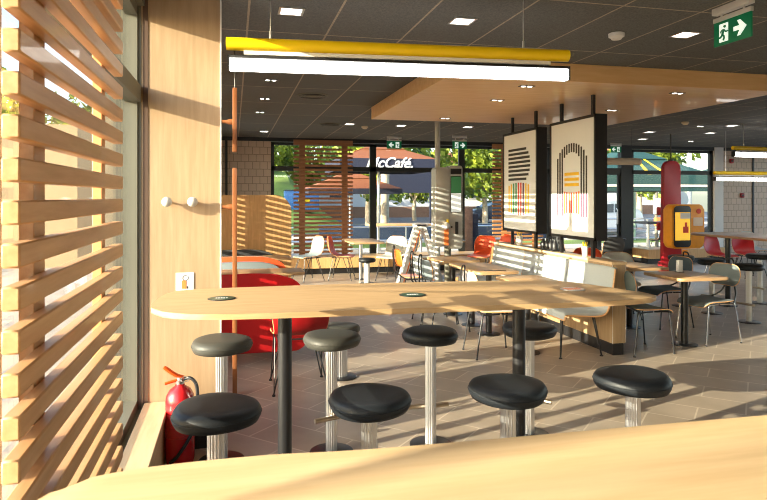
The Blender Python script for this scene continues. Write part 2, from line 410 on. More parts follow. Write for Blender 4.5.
# ------------------------------------------------------------------ slatted screens
def slat_screen(axis, a, b, pos, z0, z1, pitch, sh, sd, ups, name, label, m, group=None, zref=1.90):
    """axis 'Y': slats run along Y at x=pos (left wall); 'X': along X at y=pos"""
    t = thing(name, label, 'slatted screen', (pos, a, 0) if axis == 'Y' else (a, pos, 0), group=group)
    k0 = math.ceil((z0 - zref) / pitch); k1 = math.floor((z1 - zref) / pitch)
    for k in range(k0, k1 + 1):
        z = zref + k * pitch; bm = B()
        if axis == 'Y': box(bm, -sd / 2, 0, z - sh / 2, sd / 2, b - a, z + sh / 2, 0.004, 1)
        else: box(bm, 0, -sd / 2, z - sh / 2, b - a, sd / 2, z + sh / 2, 0.004, 1)
        obj('slat', bm, m, t)
    for u, w in ups:
        bm = B()
        if axis == 'Y': box(bm, -sd / 2 - 0.034, u - a, 0.33, -sd / 2 - 0.001, u - a + w, CZ - 0.005, 0.002, 1)
        else: box(bm, u - a, sd / 2 + 0.001, 0.341, u - a + w, sd / 2 + 0.03, 2.77, 0.002, 1)
        obj('upright', bm, m, t)
    return t
slat_screen('Y', 1.40, 2.61, -0.44, 0.34, 2.8, 0.088, 0.050, 0.036, ((1.62, 0.09), (2.40, 0.06)),
            'slatted_screen', 'sunlit light wood slatted screen in the left foreground beside the high table', 'slat')
slat_screen('Y', 5.50, 7.0, -0.44, 0.34, 2.8, 0.088, 0.050, 0.036, ((5.58, 0.05), (6.85, 0.05)),
            'slatted_screen', 'light wood slatted window screen behind the oak pier, beside the red booths', 'slat', 'window screens behind the oak pier')
slat_screen('Y', 7.75, 9.0, -0.44, 0.34, 2.8, 0.088, 0.050, 0.036, ((7.8, 0.05), (8.85, 0.05)),
            'slatted_screen', 'light wood slatted window screen behind the oak pier, beside the red booths', 'slat', 'window screens behind the oak pier')
slat_screen('Y', 9.05, 9.74, -0.44, 0.34, 2.8, 0.088, 0.050, 0.036, ((9.58, 0.09),),
            'slatted_screen', 'light wood slatted window screen behind the oak pier, beside the red booths', 'slat', 'window screens behind the oak pier')
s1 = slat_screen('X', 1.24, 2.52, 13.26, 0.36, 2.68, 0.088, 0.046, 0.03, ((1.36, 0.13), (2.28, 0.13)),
            'slatted_screen', 'reddish brown, shade-toned slatted screen in front of the far window, left of the black mullion', 'slat_shaded')
bm = B(); box(bm, 0.0, -0.015, 2.69, 1.28, 0.02, 2.80); obj('header_board', bm, 'slat_shaded', s1)
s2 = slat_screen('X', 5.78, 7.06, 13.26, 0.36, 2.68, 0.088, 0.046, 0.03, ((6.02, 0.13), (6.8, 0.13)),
            'slatted_screen', 'orange brown, sun-toned slatted screen at the far window beside the hanging posters', 'slat_sunlit')
bm = B(); box(bm, 0.0, -0.015, 2.69, 1.28, 0.02, 2.80); obj('header_board', bm, 'slat_sunlit', s2)

# ------------------------------------------------------------------ bar tables
def charger(label, x, y, top='disc_green', r=0.072):
    t = thing('charging_disc', label, 'charging pad', (x, y, 1.0502))
    bm = B(); lathe(bm, [(0, 0), (r, 0), (r, 0.002), (r * .96, 0.0032), (0, 0.0032)], 32); obj('disc', bm, 'chrome' if top == 'white' else 'black', t)
    bm = B(); lathe(bm, [(0, 0.0033), (r * .88, 0.0033), (r * .88, 0.004), (0, 0.004)], 32); obj('cover', bm, top, t)
    bm = B()
    if top == 'white':  # white cover and red bars paint a reflection on this disc
        for k in range(-3, 4): box(bm, k * 0.014 - 0.004, -0.035, 0.0041, k * 0.014 + 0.004, 0.035, 0.0046, mi=0)
        obj('mark', bm, 'inkorange', t)
    else:
        for k in range(-2, 3): box(bm, k * 0.013 - 0.0045, -0.012 - 0.003 * (k % 2), 0.0041, k * 0.013 + 0.0045, 0.01, 0.0046)
        obj('mark', bm, 'white', t)
pts = [(-0.37, 3.10), (-0.385, 3.38), (-0.34, 3.62), (-0.2, 3.72), (0.6, 3.73), (1.3, 3.68), (1.95, 3.58), (2.12, 3.30), (2.19, 3.08), (2.22, 2.93), (2.14, 2.84), (1.88, 2.80), (1.3, 2.82), (0.6, 2.85), (0.1, 2.88), (-0.2, 2.94)]
ht = thing('high_table', 'long light oak high table with rounded ends and two black posts', 'table', (0.92, 3.22, 0))
bm = B(); prism(bm, [(p.x - 0.92, p.y - 3.22) for p in smooth_path([(a, b, 0) for a, b in pts], 5, True)], 1.024, 1.05, 0.010, seg=3)
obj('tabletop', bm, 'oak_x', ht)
for x in (0.257, 1.565):
    bm = B(); cyl(bm, (x - 0.92, 0), 0.036, 0.012, 1.01); cyl(bm, (x - 0.92, 0), 0.11, 1.008, 1.024)
    p = obj('post', bm, 'black', ht)
    bm = B(); lathe(bm, [(0, 0), (0.24, 0), (0.24, 0.008), (0.05, 0.014), (0, 0.014)], 40, (x - 0.92, 0, 0)); obj('base_plate', bm, 'black', p)
bm = B(); tube(bm, smooth_path([(0.205 - .92, 0, 1.024), (0.205 - .92, 0, 0.975), (0.19 - .92, 0, 0.955), (0.17 - .92, 0, 0.975)], 4), 0.005); obj('bag_hook', bm, 'chrome', ht)
charger('round dark green charging disc at the left end of the high table', -0.06, 3.34)
charger('round dark green charging disc in the middle of the high table', 0.94, 3.22)
charger('round disc with painted white and red reflection at the right end of the high table', 1.89, 3.20, 'white', 0.07)
fp = [(-0.40, 0.45), (-0.385, 1.0), (-0.32, 1.22), (-0.2, 1.285), (0.05, 1.295), (0.35, 1.27), (1.26, 1.245), (2.1, 1.2), (2.25, 1.0), (2.25, 0.5), (2.1, 0.4), (-0.3, 0.38)]
ft = thing('high_table', 'light oak high table in the near foreground, cut by the bottom edge', 'table', (0.9, 0.85, 0))
bm = B(); prism(bm, [(p.x - 0.9, p.y - 0.85) for p in smooth_path([(a, b, 0) for a, b in fp], 5, True)], 1.012, 1.05, 0.012, seg=3)
obj('tabletop', bm, 'oak_sunlit', ft)
for x in (-0.65, 0.65):
    bm = B(); cyl(bm, (x, 0), 0.036, 0.0, 1.012); obj('post', bm, 'black', ft)

# ------------------------------------------------------------------ stools
def make_stool(label, seatmat, foot=True, h=0.735, seat_r=0.178, pole_r=0.031, group=None):
    t = thing('bar_stool' if h > 0.6 else 'low_stool', label, 'stool')
    q = h
    bm = B(); R = seat_r
    lathe(bm, [(0, q - 0.078), (R * .80, q - 0.078), (R * .93, q - 0.070), (R * .99, q - 0.050), (R, q - 0.036), (R * .985, q - 0.022), (R * .93, q - 0.008), (R * .82, q - 0.001), (R * .6, q + 0.002), (0, q + 0.003)], 48, lobes=0.035)
    s = obj('seat', bm, seatmat, t, ang=60)
    bm = B(); tube(bm, [(R * 1.003 * (1 + 0.035 * math.cos(3 * a + 0.5)) * math.cos(a), R * 1.003 * (1 + 0.035 * math.cos(3 * a + 0.5)) * math.sin(a), q - 0.036) for a in [2 * PI * i / 40 for i in range(40)]], 0.0022, 5, True)
    obj('seam', bm, seatmat, s)
    bm = B(); lathe(bm, [(0, 0.012), (pole_r, 0.012), (pole_r, q - 0.079), (0, q - 0.079)], 96, flute=(16, 0.0045)); obj('pole', bm, 'chrome', t, ang=70)
    bm = B(); lathe(bm, [(0, 0), (0.135, 0), (0.135, 0.006), (0.12, 0.012), (0, 0.013)], 40); obj('base_plate', bm, 'black', t)
    if foot:
        bm = B(); tube(bm, [(-0.135, -0.05, 0.23), (0.135, -0.05, 0.23)], 0.015, 12)
        tube(bm, [(0, -0.05, 0.23), (0, 0, 0.23)], 0.01, 8)
        obj('footrest', bm, 'brass', t)
    return t
st = make_stool('x', 'leather'); st.location = (-0.07, 2.63, 0)
st['label'] = 'black leather bar stool leftmost in the near row, in front of the fire extinguisher'
for x, l in ((0.57, 'black leather bar stool in the near row between the two table posts'),
             (1.22, 'black leather bar stool in the near row in front of the right table post'),
             (1.87, 'black leather bar stool rightmost in the near row over sunlit tiles')):
    dup(st, (x, 2.62, 0), 0.4 * x, l)
sg = make_stool('leather bar stool coloured sunlit grey beyond the high table, next to the oak pier', 'leather_sunlit'); sg.location = (-0.07, 3.84, 0)
dup(sg, (0.59, 3.81, 0), 0.3, 'leather bar stool coloured sunlit grey beyond the high table, right of its left post')
dup(st, (1.225, 3.78, 0), PI, 'black leather bar stool on the far side of the high table, in the middle')
dup(st, (1.91, 3.78, 0), 2.2, 'black leather bar stool on the far side of the high table, behind the right post')
ls = make_stool('low round stool with greyish seat and thick steel pedestal standing alone beside the red chair', 'leather_sunlit', False, 0.46, 0.16, 0.05); ls.location = (0.92, 5.38, 0)
ls2 = dup(ls, (2.38, 11.14, 0), 0, 'low round stool with dark seat and thick white pedestal at the far table')
swap_mats(ls2, {'seat': 'leather', 'pole': 'white'})

# ------------------------------------------------------------------ dining tables
def rect_table(label, x, y, w, dpt, poles=((0, 0),), z=0.75, name='dining_table', group=None, rc=0.05, post_r=0.036, base_r=0.13, top='tabletop', pm='black'):
    t = thing(name, label, 'table', (x, y, 0), group=group)
    bm = B(); prism(bm, rrect(-w / 2, -dpt / 2, w / 2, dpt / 2, rc), z - 0.03, z, 0.006); obj('tabletop', bm, top, t)
    for px, py in poles:
        bm = B(); cyl(bm, (px, py), post_r, 0.01, z - 0.03); p = obj('post', bm, pm, t)
        bm = B(); lathe(bm, [(0, 0), (base_r, 0), (base_r, 0.008), (post_r, 0.016), (0, 0.016)], 36, (px, py, 0)); obj('base_plate', bm, 'black', p)
    return t
rect_table('square oak dining table farthest along the grey bench, before the orange chair', 2.88, 7.92, 0.56, 0.62)
rect_table('oak dining table on two black posts beside the grey bench, second from the far end', 2.86, 6.86, 0.50, 1.0, ((0, 0.32), (0, -0.2)))
rect_table('small oak dining table nearest along the grey bench, behind the high table', 2.90, 5.78, 0.48, 0.55)
rect_table('square oak dining table with black post and white cup, right of the partition', 4.70, 5.70, 0.60, 0.62)
rect_table('square oak dining table behind the one with the white cup', 4.68, 6.62, 0.62, 0.68)
rect_table('oak booth table between the two red booth sofas', 0.20, 7.09, 1.14, 0.46, ((0.1, 0),))
rect_table('oak booth table in front of the dark grey booth sofa', 0.20, 8.78, 1.14, 0.4, ((0.1, 0),))
rect_table('far oak table in front of the reddish slatted screen with grey post', 2.40, 11.6, 0.62, 1.1, ((-0.02, 0.1),), pm='chrome')
rect_table('long brown high table at the right edge with black posts', 7.0, 6.6, 0.95, 2.7, ((0, 1.0), (0, -0.8)), 1.05, 'high_table', rc=0.25, top='table_brown')
rect_table('far brown dining table beside the red chairs under the yellow lamps', 10.6, 9.8, 0.8, 0.7)
for (x, y, l) in ((6.33, 6.53, 'black bar stool nearest on the window side of the right high table, steel pedestal'),
                  (6.33, 7.15, 'black bar stool behind the pale chair back, at the middle of the right high table'),
                  (6.33, 7.74, 'black bar stool at the far end of the right high table, beside the orange console'),
                  (7.62, 7.66, 'black bar stool on the far right side of the right high table')):
    dup(st, (x, y, 0), PI / 2 + PI, l)

# cup / holder
t = thing('napkin_holder', 'upright white napkin holder on the table right of the partition', 'napkin holder', (4.78, 5.88, 0.75))
bm = B(); box(bm, -0.026, -0.026, 0, 0.026, 0.026, 0.135, 0.006); obj('body', bm, 'white', t)
bm = B(); box(bm, -0.036, -0.036, 0.0, 0.036, 0.036, 0.008, 0.002); obj('foot', bm, 'blackplastic', t)
bm = B(); box(bm, -0.13, -0.03, 0, 0.13, 0.0, 0.006, 0.002); o = obj('phone_tray', bm, 'blackplastic', loc=(2.86, 6.5, 0.75))
tag(o, 'thin black menu holder lying on the two post dining table', 'menu holder')

# ------------------------------------------------------------------ chairs
def sheet(bm, rows, nw=10):
    """rows = [(y, z, halfwidth, sag)] -> curved sheet"""
    g = []
    for (y, z, w, sag) in rows:
        r = []
        for i in range(nw + 1):
            u = -1 + 2 * i / nw
            r.append(bm.verts.new((w * u, y + (sag * (1 - u * u) if abs(sag) < 1 and z > 0.5 else 0), z + (0 if z > 0.5 else sag * (u * u)))))
        g.append(r)
    for a, b in zip(g, g[1:]):
        for i in range(nw): bm.faces.new((a[i], a[i + 1], b[i + 1], b[i]))
    return bm
def solid(o, th=0.014, rim=1, off=0.0, sub=1):
    s = o.modifiers.new('thickness', 'SOLIDIFY'); s.thickness = th; s.offset = off; s.material_offset_rim = rim
    if sub:
        m = o.modifiers.new('smooth', 'SUBSURF'); m.levels = sub; m.render_levels = sub
    return o
def legs_hairpin(t, m='black', zt=0.43, sx=0.17, sy=0.16):
    for ax in (-1, 1):
        for ay in (-1, 1):
            bm = B(); fx, fy = ax * (sx + 0.05), ay * (sy + 0.06)
            tube(bm, [(ax * (sx - 0.05), ay * (sy - 0.02), zt), (fx, fy, 0.014), (fx + 0.001, fy, 0.012), (ax * (sx + 0.03), ay * (sy - 0.10), zt)], 0.0065, 8)
            l = obj('leg', bm, m, t)
            bm = B(); lathe(bm, [(0, 0), (0.014, 0), (0.014, 0.012), (0, 0.014)], 12, (fx, fy, 0)); obj('foot_cap', bm, 'blackplastic', l)
    bm = B(); tube(bm, [(-0.18, -0.16, zt), (0.18, -0.16, zt), (0.18, 0.16, zt), (-0.18, 0.16, zt)], 0.007, 8, True); obj('under_frame', bm, m, t)
def make_shell_chair(label, m, seatpad=None):
    t = thing('shell_chair', label, 'chair')
    rows = [(-0.235, 0.83, 0.10, -0.03), (-0.235, 0.82, 0.155, -0.04), (-0.228, 0.78, 0.20, -0.055), (-0.215, 0.70, 0.235, -0.06), (-0.20, 0.62, 0.235, -0.055), (-0.18, 0.54, 0.225, -0.04),
            (-0.15, 0.475, 0.215, 0.02), (-0.08, 0.445, 0.22, 0.02), (0.04, 0.443, 0.23, 0.018), (0.14, 0.452, 0.235, 0.012), (0.20, 0.452, 0.225, 0.0), (0.235, 0.435, 0.20, 0.0)]
    bm = B(); sheet(bm, rows); solid(obj('shell', bm, [m, 'ply'], t, ang=180))
    if seatpad:
        bm = B(); sheet(bm, [(-0.10, 0.463, 0.14, 0.02), (-0.06, 0.462, 0.18, 0.02), (0.10, 0.462, 0.19, 0.02), (0.17, 0.470, 0.16, 0.01)]); solid(obj('seat_pad', bm, [seatpad, seatpad], t, ang=180), 0.018)
    legs_hairpin(t)
    return t
def make_frame_chair(label, backm, seatm, legm='black'):
    t = thing('dining_chair', label, 'chair')
    rows = [(-0.215, 0.60, 0.12, -0.03), (-0.218, 0.615, 0.175, -0.045), (-0.224, 0.655, 0.213, -0.055), (-0.232, 0.72, 0.225, -0.06), (-0.242, 0.785, 0.213, -0.055), (-0.248, 0.825, 0.175, -0.045), (-0.25, 0.84, 0.12, -0.03)]
    bm = B(); sheet(bm, rows); solid(obj('backrest', bm, [backm, 'ply'], t, ang=180))
    rows = [(-0.20, 0.455, 0.17, 0.01), (-0.17, 0.447, 0.205, 0.012), (-0.05, 0.440, 0.215, 0.015), (0.10, 0.446, 0.222, 0.012), (0.17, 0.445, 0.222, 0.006), (0.215, 0.425, 0.215, 0.0), (0.235, 0.395, 0.19, 0.0)]
    bm = B(); sheet(bm, rows); solid(obj('seat', bm, [seatm, 'ply'], t, ang=180), 0.016)
    bm = B(); tube(bm, smooth_path([(-0.19, -0.17, 0.432), (-0.10, -0.29, 0.52), (-0.05, -0.315, 0.66), (-0.052, -0.325, 0.80), (-0.04, -0.315, 0.88), (0, -0.31, 0.895), (0.04, -0.315, 0.88), (0.052, -0.325, 0.80), (0.05, -0.315, 0.66), (0.10, -0.29, 0.52), (0.19, -0.17, 0.432)], 5), 0.0095, 8)
    obj('back_frame', bm, 'black', t)
    for ax in (-1, 1):
        bm = B(); tube(bm, smooth_path([(ax * 0.17, 0.02, 0.428), (ax * 0.19, 0.15, 0.425), (ax * 0.20, 0.175, 0.40), (ax * 0.215, 0.22, 0.012)], 4), 0.008, 8); l = obj('leg', bm, legm, t)
        bm = B(); cyl(bm, (ax * 0.215, 0.22), 0.012, 0, 0.013, 12); obj('foot_cap', bm, 'blackplastic', l)
        bm = B(); tube(bm, smooth_path([(ax * 0.17, 0.0, 0.428), (ax * 0.185, -0.15, 0.425), (ax * 0.19, -0.185, 0.40), (ax * 0.21, -0.25, 0.012)], 4), 0.008, 8); l = obj('leg', bm, legm, t)
        bm = B(); cyl(bm, (ax * 0.21, -0.25), 0.012, 0, 0.013, 12); obj('foot_cap', bm, 'blackplastic', l)
    return t
FR, FL = -PI / 2, PI / 2        # facing +X / -X
f0 = make_frame_chair('grey dining chair with striped sun on its back, facing the far bench table', 'grey_green', 'grey_green'); f0.location = (2.47, 7.04, 0); f0.rotation_euler = (0, 0, FR)
def fchair(x, y, rz, label, back, seat, group=None):
    c = dup(f0, (x, y, 0), rz, label, group); swap_mats(c, {'backrest': back, 'seat': seat}); return c
fchair(2.53, 8.50, FR - 0.1, 'bright orange dining chair with black back loop beside the A-frame stand', 'orange2', 'orange')
fchair(2.50, 7.50, FR, 'pale blue grey dining chair with black back loop, right of the orange chair', 'grey_fab', 'grey_fab')
fchair(2.55, 5.82, FR - 0.05, 'off white dining chair with black back loop directly behind the high table', 'pink_fab', 'pink_fab')
fchair(4.08, 5.58, FR + 0.05, 'grey green dining chair against the end of the oak partition', 'grey_deep', 'grey_deep')
c10 = fchair(5.07, 5.80, FL + 0.05, 'grey green dining chair with chrome legs, right of the table with the white cup', 'grey_green', 'grey_green')
for ch in c10.children:
    if ch.name.startswith('leg'): ch.data = ch.data.copy(); ch.data.materials[0] = M['chrome2']
fchair(5.16, 6.62, FL, 'slate and pale grey dining chair with black loop behind the white cup', 'navy_fab', 'navy_fab')
s0 = make_shell_chair('pale grey shell chair behind the partition end, left of the slate chair', 'grey_pale'); s0.location = (4.98, 7.25, 0); s0.rotation_euler = (0, 0, PI - 0.4)
def schair(x, y, rz, label, m, group=None):
    c = dup(s0, (x, y, 0), rz, label, group); swap_mats(c, {'shell': m}); return c
schair(0.53, 5.20, 0, 'red shell chair under the high table beside the red booth, seen from behind', 'red')
schair(5.02, 8.0, PI - 0.3, 'red shell chair showing just above the partition under the right poster', 'orange')
schair(1.38, 11.8, FL + 0.4, 'grey shell chair facing left in front of the reddish slatted screen', 'grey_green')
c2 = schair(2.02, 11.75, FR - 0.35, 'orange red shell chair facing right, back to back with the grey one', 'orange')
schair(2.90, 11.35, PI - 0.75, 'big pale grey shell chair with dark seat left of the A-frame stand', 'grey_pale')
schair(3.40, 12.1, FL, 'dark grey shell chair half hidden behind the pale grey one', 'grey_dark')
schair(4.62, 11.1, PI - 0.75, 'orange red shell chair beside the order kiosk', 'orange')
schair(5.16, 11.5, FL + 0.3, 'orange red shell chair behind the one beside the kiosk', 'orange')
schair(9.15, 10.1, PI + 0.2, 'red shell chair under the long high table, left of the other red one', 'red')
schair(9.85, 10.15, PI - 0.2, 'red shell chair under the long high table, nearer the tiled wall', 'red')
schair(11.0, 11.2, PI, 'off white shell chair by the tiled wall at the right edge', 'grey_pale')
rect_table('far oak dining table between the orange chairs and the kiosk', 4.05, 11.35, 0.5, 0.6)
rect_table('dark far table in the window behind the slate chair', 7.2, 11.3, 0.9, 0.8, top='blackplastic')
schair(6.5, 11.2, FR, 'dark shell chair at the dark far table, left side', 'grey_dark')
schair(7.0, 10.6, 0, 'dark shell chair at the dark far table, near side', 'grey_dark')

# ------------------------------------------------------------------ booth sofas on the left
def booth(label, y, face, x1, shellm, padm, ztop=0.9, zb=0.27):
    """curved shell booth from the wall sill to x1; face=+1 looks away from the camera"""
    t = thing('booth_sofa', label, 'sofa', (-0.40, y, 0), 0)
    L = x1 + 0.40
    out = [(0.0, zb), (L - 0.10, zb), (L - 0.03, zb + 0.03), (L, zb + 0.11), (L - 0.005, 0.60), (L - 0.04, ztop - 0.14), (L - 0.13, ztop - 0.06), (L - 0.30, ztop - 0.012), (L - 0.5, ztop), (0.0, ztop - 0.01)]
    pl = [(p.x, p.y) for p in smooth_path([(a, b, 0) for a, b in out[1:9]], 5)]
    pl = [(0.0, zb)] + pl + [(0.0, ztop - 0.01)]
    bm = B(); prism(bm, pl, -0.02, 0.02, 0.006, 'XZ'); obj('back_shell', bm, shellm, t)
    inn = [(0.02 + (a - 0.0) * 0.91, 0.40 + (b - zb) / (ztop - zb) * (ztop - 0.43 + (0.02 if face > 0 else -0.03))) for a, b in pl]
    bm = B(); prism(bm, inn, 0.021 * face, (0.021 + 0.06) * face, 0.02, 'XZ'); obj('back_cushion', bm, padm, t)
    bm = B(); ys = sorted((0.02 * face, 0.52 * face)); prism(bm, rrect(0.0, ys[0], L - 0.02, ys[1], 0.08), 0.30, 0.36, 0.01); obj('seat_shell', bm, shellm, t)
    bm = B(); ys = sorted((0.083 * face, 0.51 * face)); prism(bm, rrect(0.02, ys[0], L - 0.04, ys[1], 0.07), 0.361, 0.45, 0.025); obj('seat_cushion', bm, padm, t)
    for lx in (0.1, L - 0.18):
        for ly in (0.06, 0.44):
            bm = B(); tube(bm, [(lx - 0.03, ly * face, 0.30), (lx + 0.03, (ly + 0.03) * face, 0.0), (lx + 0.07, ly * face, 0.30)], 0.007, 8); obj('leg', bm, 'black', t)
    return t
booth('near red booth sofa seen from behind, beneath the left end of the high table', 5.93, 1, 0.67, 'red', 'grey_dark', 0.865, 0.12)
booth('second red booth sofa with grey cushions, facing the camera behind the booth table', 7.72, -1, 0.66, 'orange', 'grey_green', 0.86)
booth('dark grey booth sofa in front of the curved oak divider', 9.45, -1, 0.66, 'grey_dark', 'grey_dark', 0.80)
# curved oak divider behind the booths
bm = B(); prism(bm, rrect(-0.40, 0.02, 0.89, 1.61, [0.02, 0.26, 0.02, 0.02], 10), 9.88, 9.92, 0.004, 'XZ')
tag(obj('oak_divider', bm, 'booth'), 'tall oak divider board with rounded top corner and striped sun behind the booths', 'divider')
# upright brown boards beyond the pier
for z0, z1, l in ((1.94, 2.45, 'short reddish brown upright board hanging high behind the oak pier'), (0.0, 1.81, 'tall narrow reddish brown upright board standing behind the oak pier')):
    t = thing('upright_board', l, 'board', (0.01, 5.1, 0))
    bm = B(); box(bm, -0.018, -0.03, z0, 0.018, 0.03, z1, 0.004); obj('board', bm, 'brownwood', t)
    bm = B(); zz = 2.18 if z0 > 1 else 1.50
    lathe(bm, [(0, 0), (0.022, 0), (0.022, 0.03), (0.014, 0.045), (0.014, 0.10), (0.022, 0.115), (0.022, 0.14), (0.014, 0.155), (0.014, 0.5), (0, 0.5)], 16)
    bmesh.ops.rotate(bm, verts=bm.verts, cent=(0, 0, 0), matrix=Matrix.Rotation(-PI / 2, 3, 'Y'))
    bmesh.ops.translate(bm, verts=bm.verts, vec=(-0.018, 0, zz)); obj('peg', bm, 'brownwood', t)
    if z0 > 1:
        bm = B(); tube(bm, [(0, 0, z1), (0, 0, CZ)], 0.004, 6); obj('rod', bm, 'black', t)

# ------------------------------------------------------------------ things on and by the pier
for x, l in ((-0.395, 'left one of two grey ball coat hooks on the oak pier'), (-0.245, 'right one of two grey ball coat hooks on the oak pier')):
    t = thing('ball_hook', l, 'coat hook', (x, 4.04, 1.55))
    bm = B(); bmesh.ops.create_uvsphere(bm, u_segments=28, v_segments=18, radius=0.031, matrix=Matrix.Translation((0, -0.06, 0))); obj('ball', bm, 'ball', t, ang=180)
    bm = B(); tube(bm, [(0, 0.006, 0), (0, -0.05, 0)], 0.006, 10); obj('stem', bm, 'brass', t)
t = thing('extinguisher_sign', 'small white sign with red fire extinguisher symbol on the oak pier', 'sign', (-0.295, 4.04, 1.055))
bm = B(); box(bm, -0.053, -0.004, -0.055, 0.053, -0.0005, 0.055); obj('plate', bm, 'white', t)
bm = B(); prism(bm, rrect(-0.018, -0.045, 0.010, 0.008, [0.004, 0.009, 0.009, 0.004]), -0.0055, -0.0045, 0, 'XZ'); obj('cylinder_symbol', bm, 'inkorange', t)
bm = B(); tube(bm, [(0.004 + 0.017 * math.cos(a), -0.005, 0.022 + 0.016 * math.sin(a)) for a in [2 * PI * i / 20 for i in range(20)]], 0.0013, 5, True)
box(bm, 0.012, -0.0055, -0.045, 0.02, -0.0045, -0.03); obj('hose_symbol', bm, 'ink', t)
t = thing('fire_extinguisher', 'red fire extinguisher with orange lever on the floor below the oak pier', 'fire extinguisher', (-0.31, 3.885, 0))
R = 0.085
bm = B(); lathe(bm, [(0, 0.0), (R * .92, 0.0), (R * .95, 0.012), (R, 0.03), (R, 0.36), (R * .93, 0.40), (R * .70, 0.435), (R * .35, 0.455), (R * .27, 0.47), (0, 0.47)], 40); obj('cylinder', bm, 'extred', t)
bm = B(); lathe(bm, [(0, 0.46), (0.024, 0.46), (0.026, 0.485), (0.018, 0.49), (0.018, 0.505), (0, 0.507)], 20); obj('valve', bm, 'chrome', t)
bm = B(); tube(bm, smooth_path([(0.02, 0, 0.50), (-0.03, -0.01, 0.525), (-0.09, -0.02, 0.575)], 4), [0.012] * 4 + [0.013] * 4 + [0.009], 8)
o_ = obj('lever', bm, 'handlered', t)
bm = B(); tube(bm, smooth_path([(0.01, 0, 0.49), (-0.04, -0.01, 0.485), (-0.085, -0.02, 0.475)], 4), 0.009, 8); obj('carry_handle', bm, 'handlered', t)
bm = B(); tube(bm, smooth_path([(0.02, 0, 0.49), (0.06, -0.02, 0.50), (0.095, -0.03, 0.46), (0.10, -0.035, 0.36), (0.075, -0.07, 0.2), (0.0, -0.098, 0.08), (-0.05, -0.085, 0.03)], 6), 0.010, 10); obj('hose', bm, 'blackplastic', t)
bm = B(); lathe(bm, [(R * 1.005, 0.16), (R * 1.012, 0.161), (R * 1.012, 0.30), (R * 1.005, 0.301)], 40); obj('label_band', bm, mat('extinguisher label', (0.62, 0.05, 0.05), 0.4, vary=0.3, scale=120), t)
bm = B(); tube(bm, [(0.03 + 0.022 * math.cos(a), -0.02, 0.495 + 0.016 * math.sin(a)) for a in [2 * PI * i / 16 for i in range(16)]], 0.003, 5, True); obj('safety_pin', bm, 'chrome', t)

# ------------------------------------------------------------------ partition with bench, hanging posters
t = thing('oak_partition', 'low oak partition wall with black kick, behind the grey bench', 'partition', (3.74, 5.46, 0))
bm = B(); box(bm, -0.075, 0, 0.12, 0.075, 2.88, 0.905, 0.003); obj('panel', bm, 'oak_p', t)
bm = B(); box(bm, -0.082, -0.004, 0.905, 0.09, 2.89, 0.93, 0.003); obj('ledge', bm, 'oak', t)
bm = B(); box(bm, -0.06, 0.015, 0, 0.06, 2.86, 0.12); obj('kick', bm, 'black', t)
for x in (-0.0765, 0.0755):
    bm = B(); box(bm, x, -0.002, 0.12, x + 0.001, 0.004, 0.905); obj('edge_strip', bm, 'white', t)
t = thing('bench', 'long grey upholstered bench with plywood edge along the partition', 'bench', (3.585, 5.36, 0))
prof = smooth_path([(0.045, 0, 0.875), (0.02, 0, 0.70), (-0.02, 0, 0.52), (-0.06, 0, 0.445), (-0.14, 0, 0.425), (-0.32, 0, 0.435), (-0.47, 0, 0.445), (-0.50, 0, 0.425), (-0.51, 0, 0.39)], 5)
def strip(bm, ofs, y0, y1, ny=1):
    P = prof; V = []
    for j in range(ny + 1):
        y = y0 + (y1 - y0) * j / ny; V.append([bm.verts.new((p.x + ofs * 0.8, y, p.z + ofs)) for p in P])
    for a, b in zip(V, V[1:]):
        for i in range(len(P) - 1): bm.faces.new((a[i], a[i + 1], b[i + 1], b[i]))
bm = B(); strip(bm, 0, 0, 3.0); o = obj('seat_shell', bm, ['ply', 'ply'], t, ang=180); solid(o, 0.012, 1, -1, 0)
for k in range(3):
    bm = B(); strip(bm, 0.012, 0.015 + k * 0.965, 0.965 + k * 0.965 - 0.01); o = obj('cushion', bm, ['grey_fab', 'grey_fab'], t, ang=180); s = o.modifiers.new('thickness', 'SOLIDIFY'); s.thickness = 0.03; s.offset = 0
for ly in (0.15, 1.4, 2.6):
    for lx in (-0.08, -0.42):
        bm = B(); tube(bm, [(lx - 0.04, ly, 0.42), (lx + (0.05 if lx > -0.2 else -0.06), ly - 0.03, 0.01), (lx + 0.04, ly + 0.1, 0.42)], 0.008, 8); l = obj('leg', bm, 'black', t)
        bm = B(); cyl(bm, (lx + (0.05 if lx > -0.2 else -0.06), ly - 0.03), 0.018, 0, 0.01, 12); obj('foot_cap', bm, 'blackplastic', l)

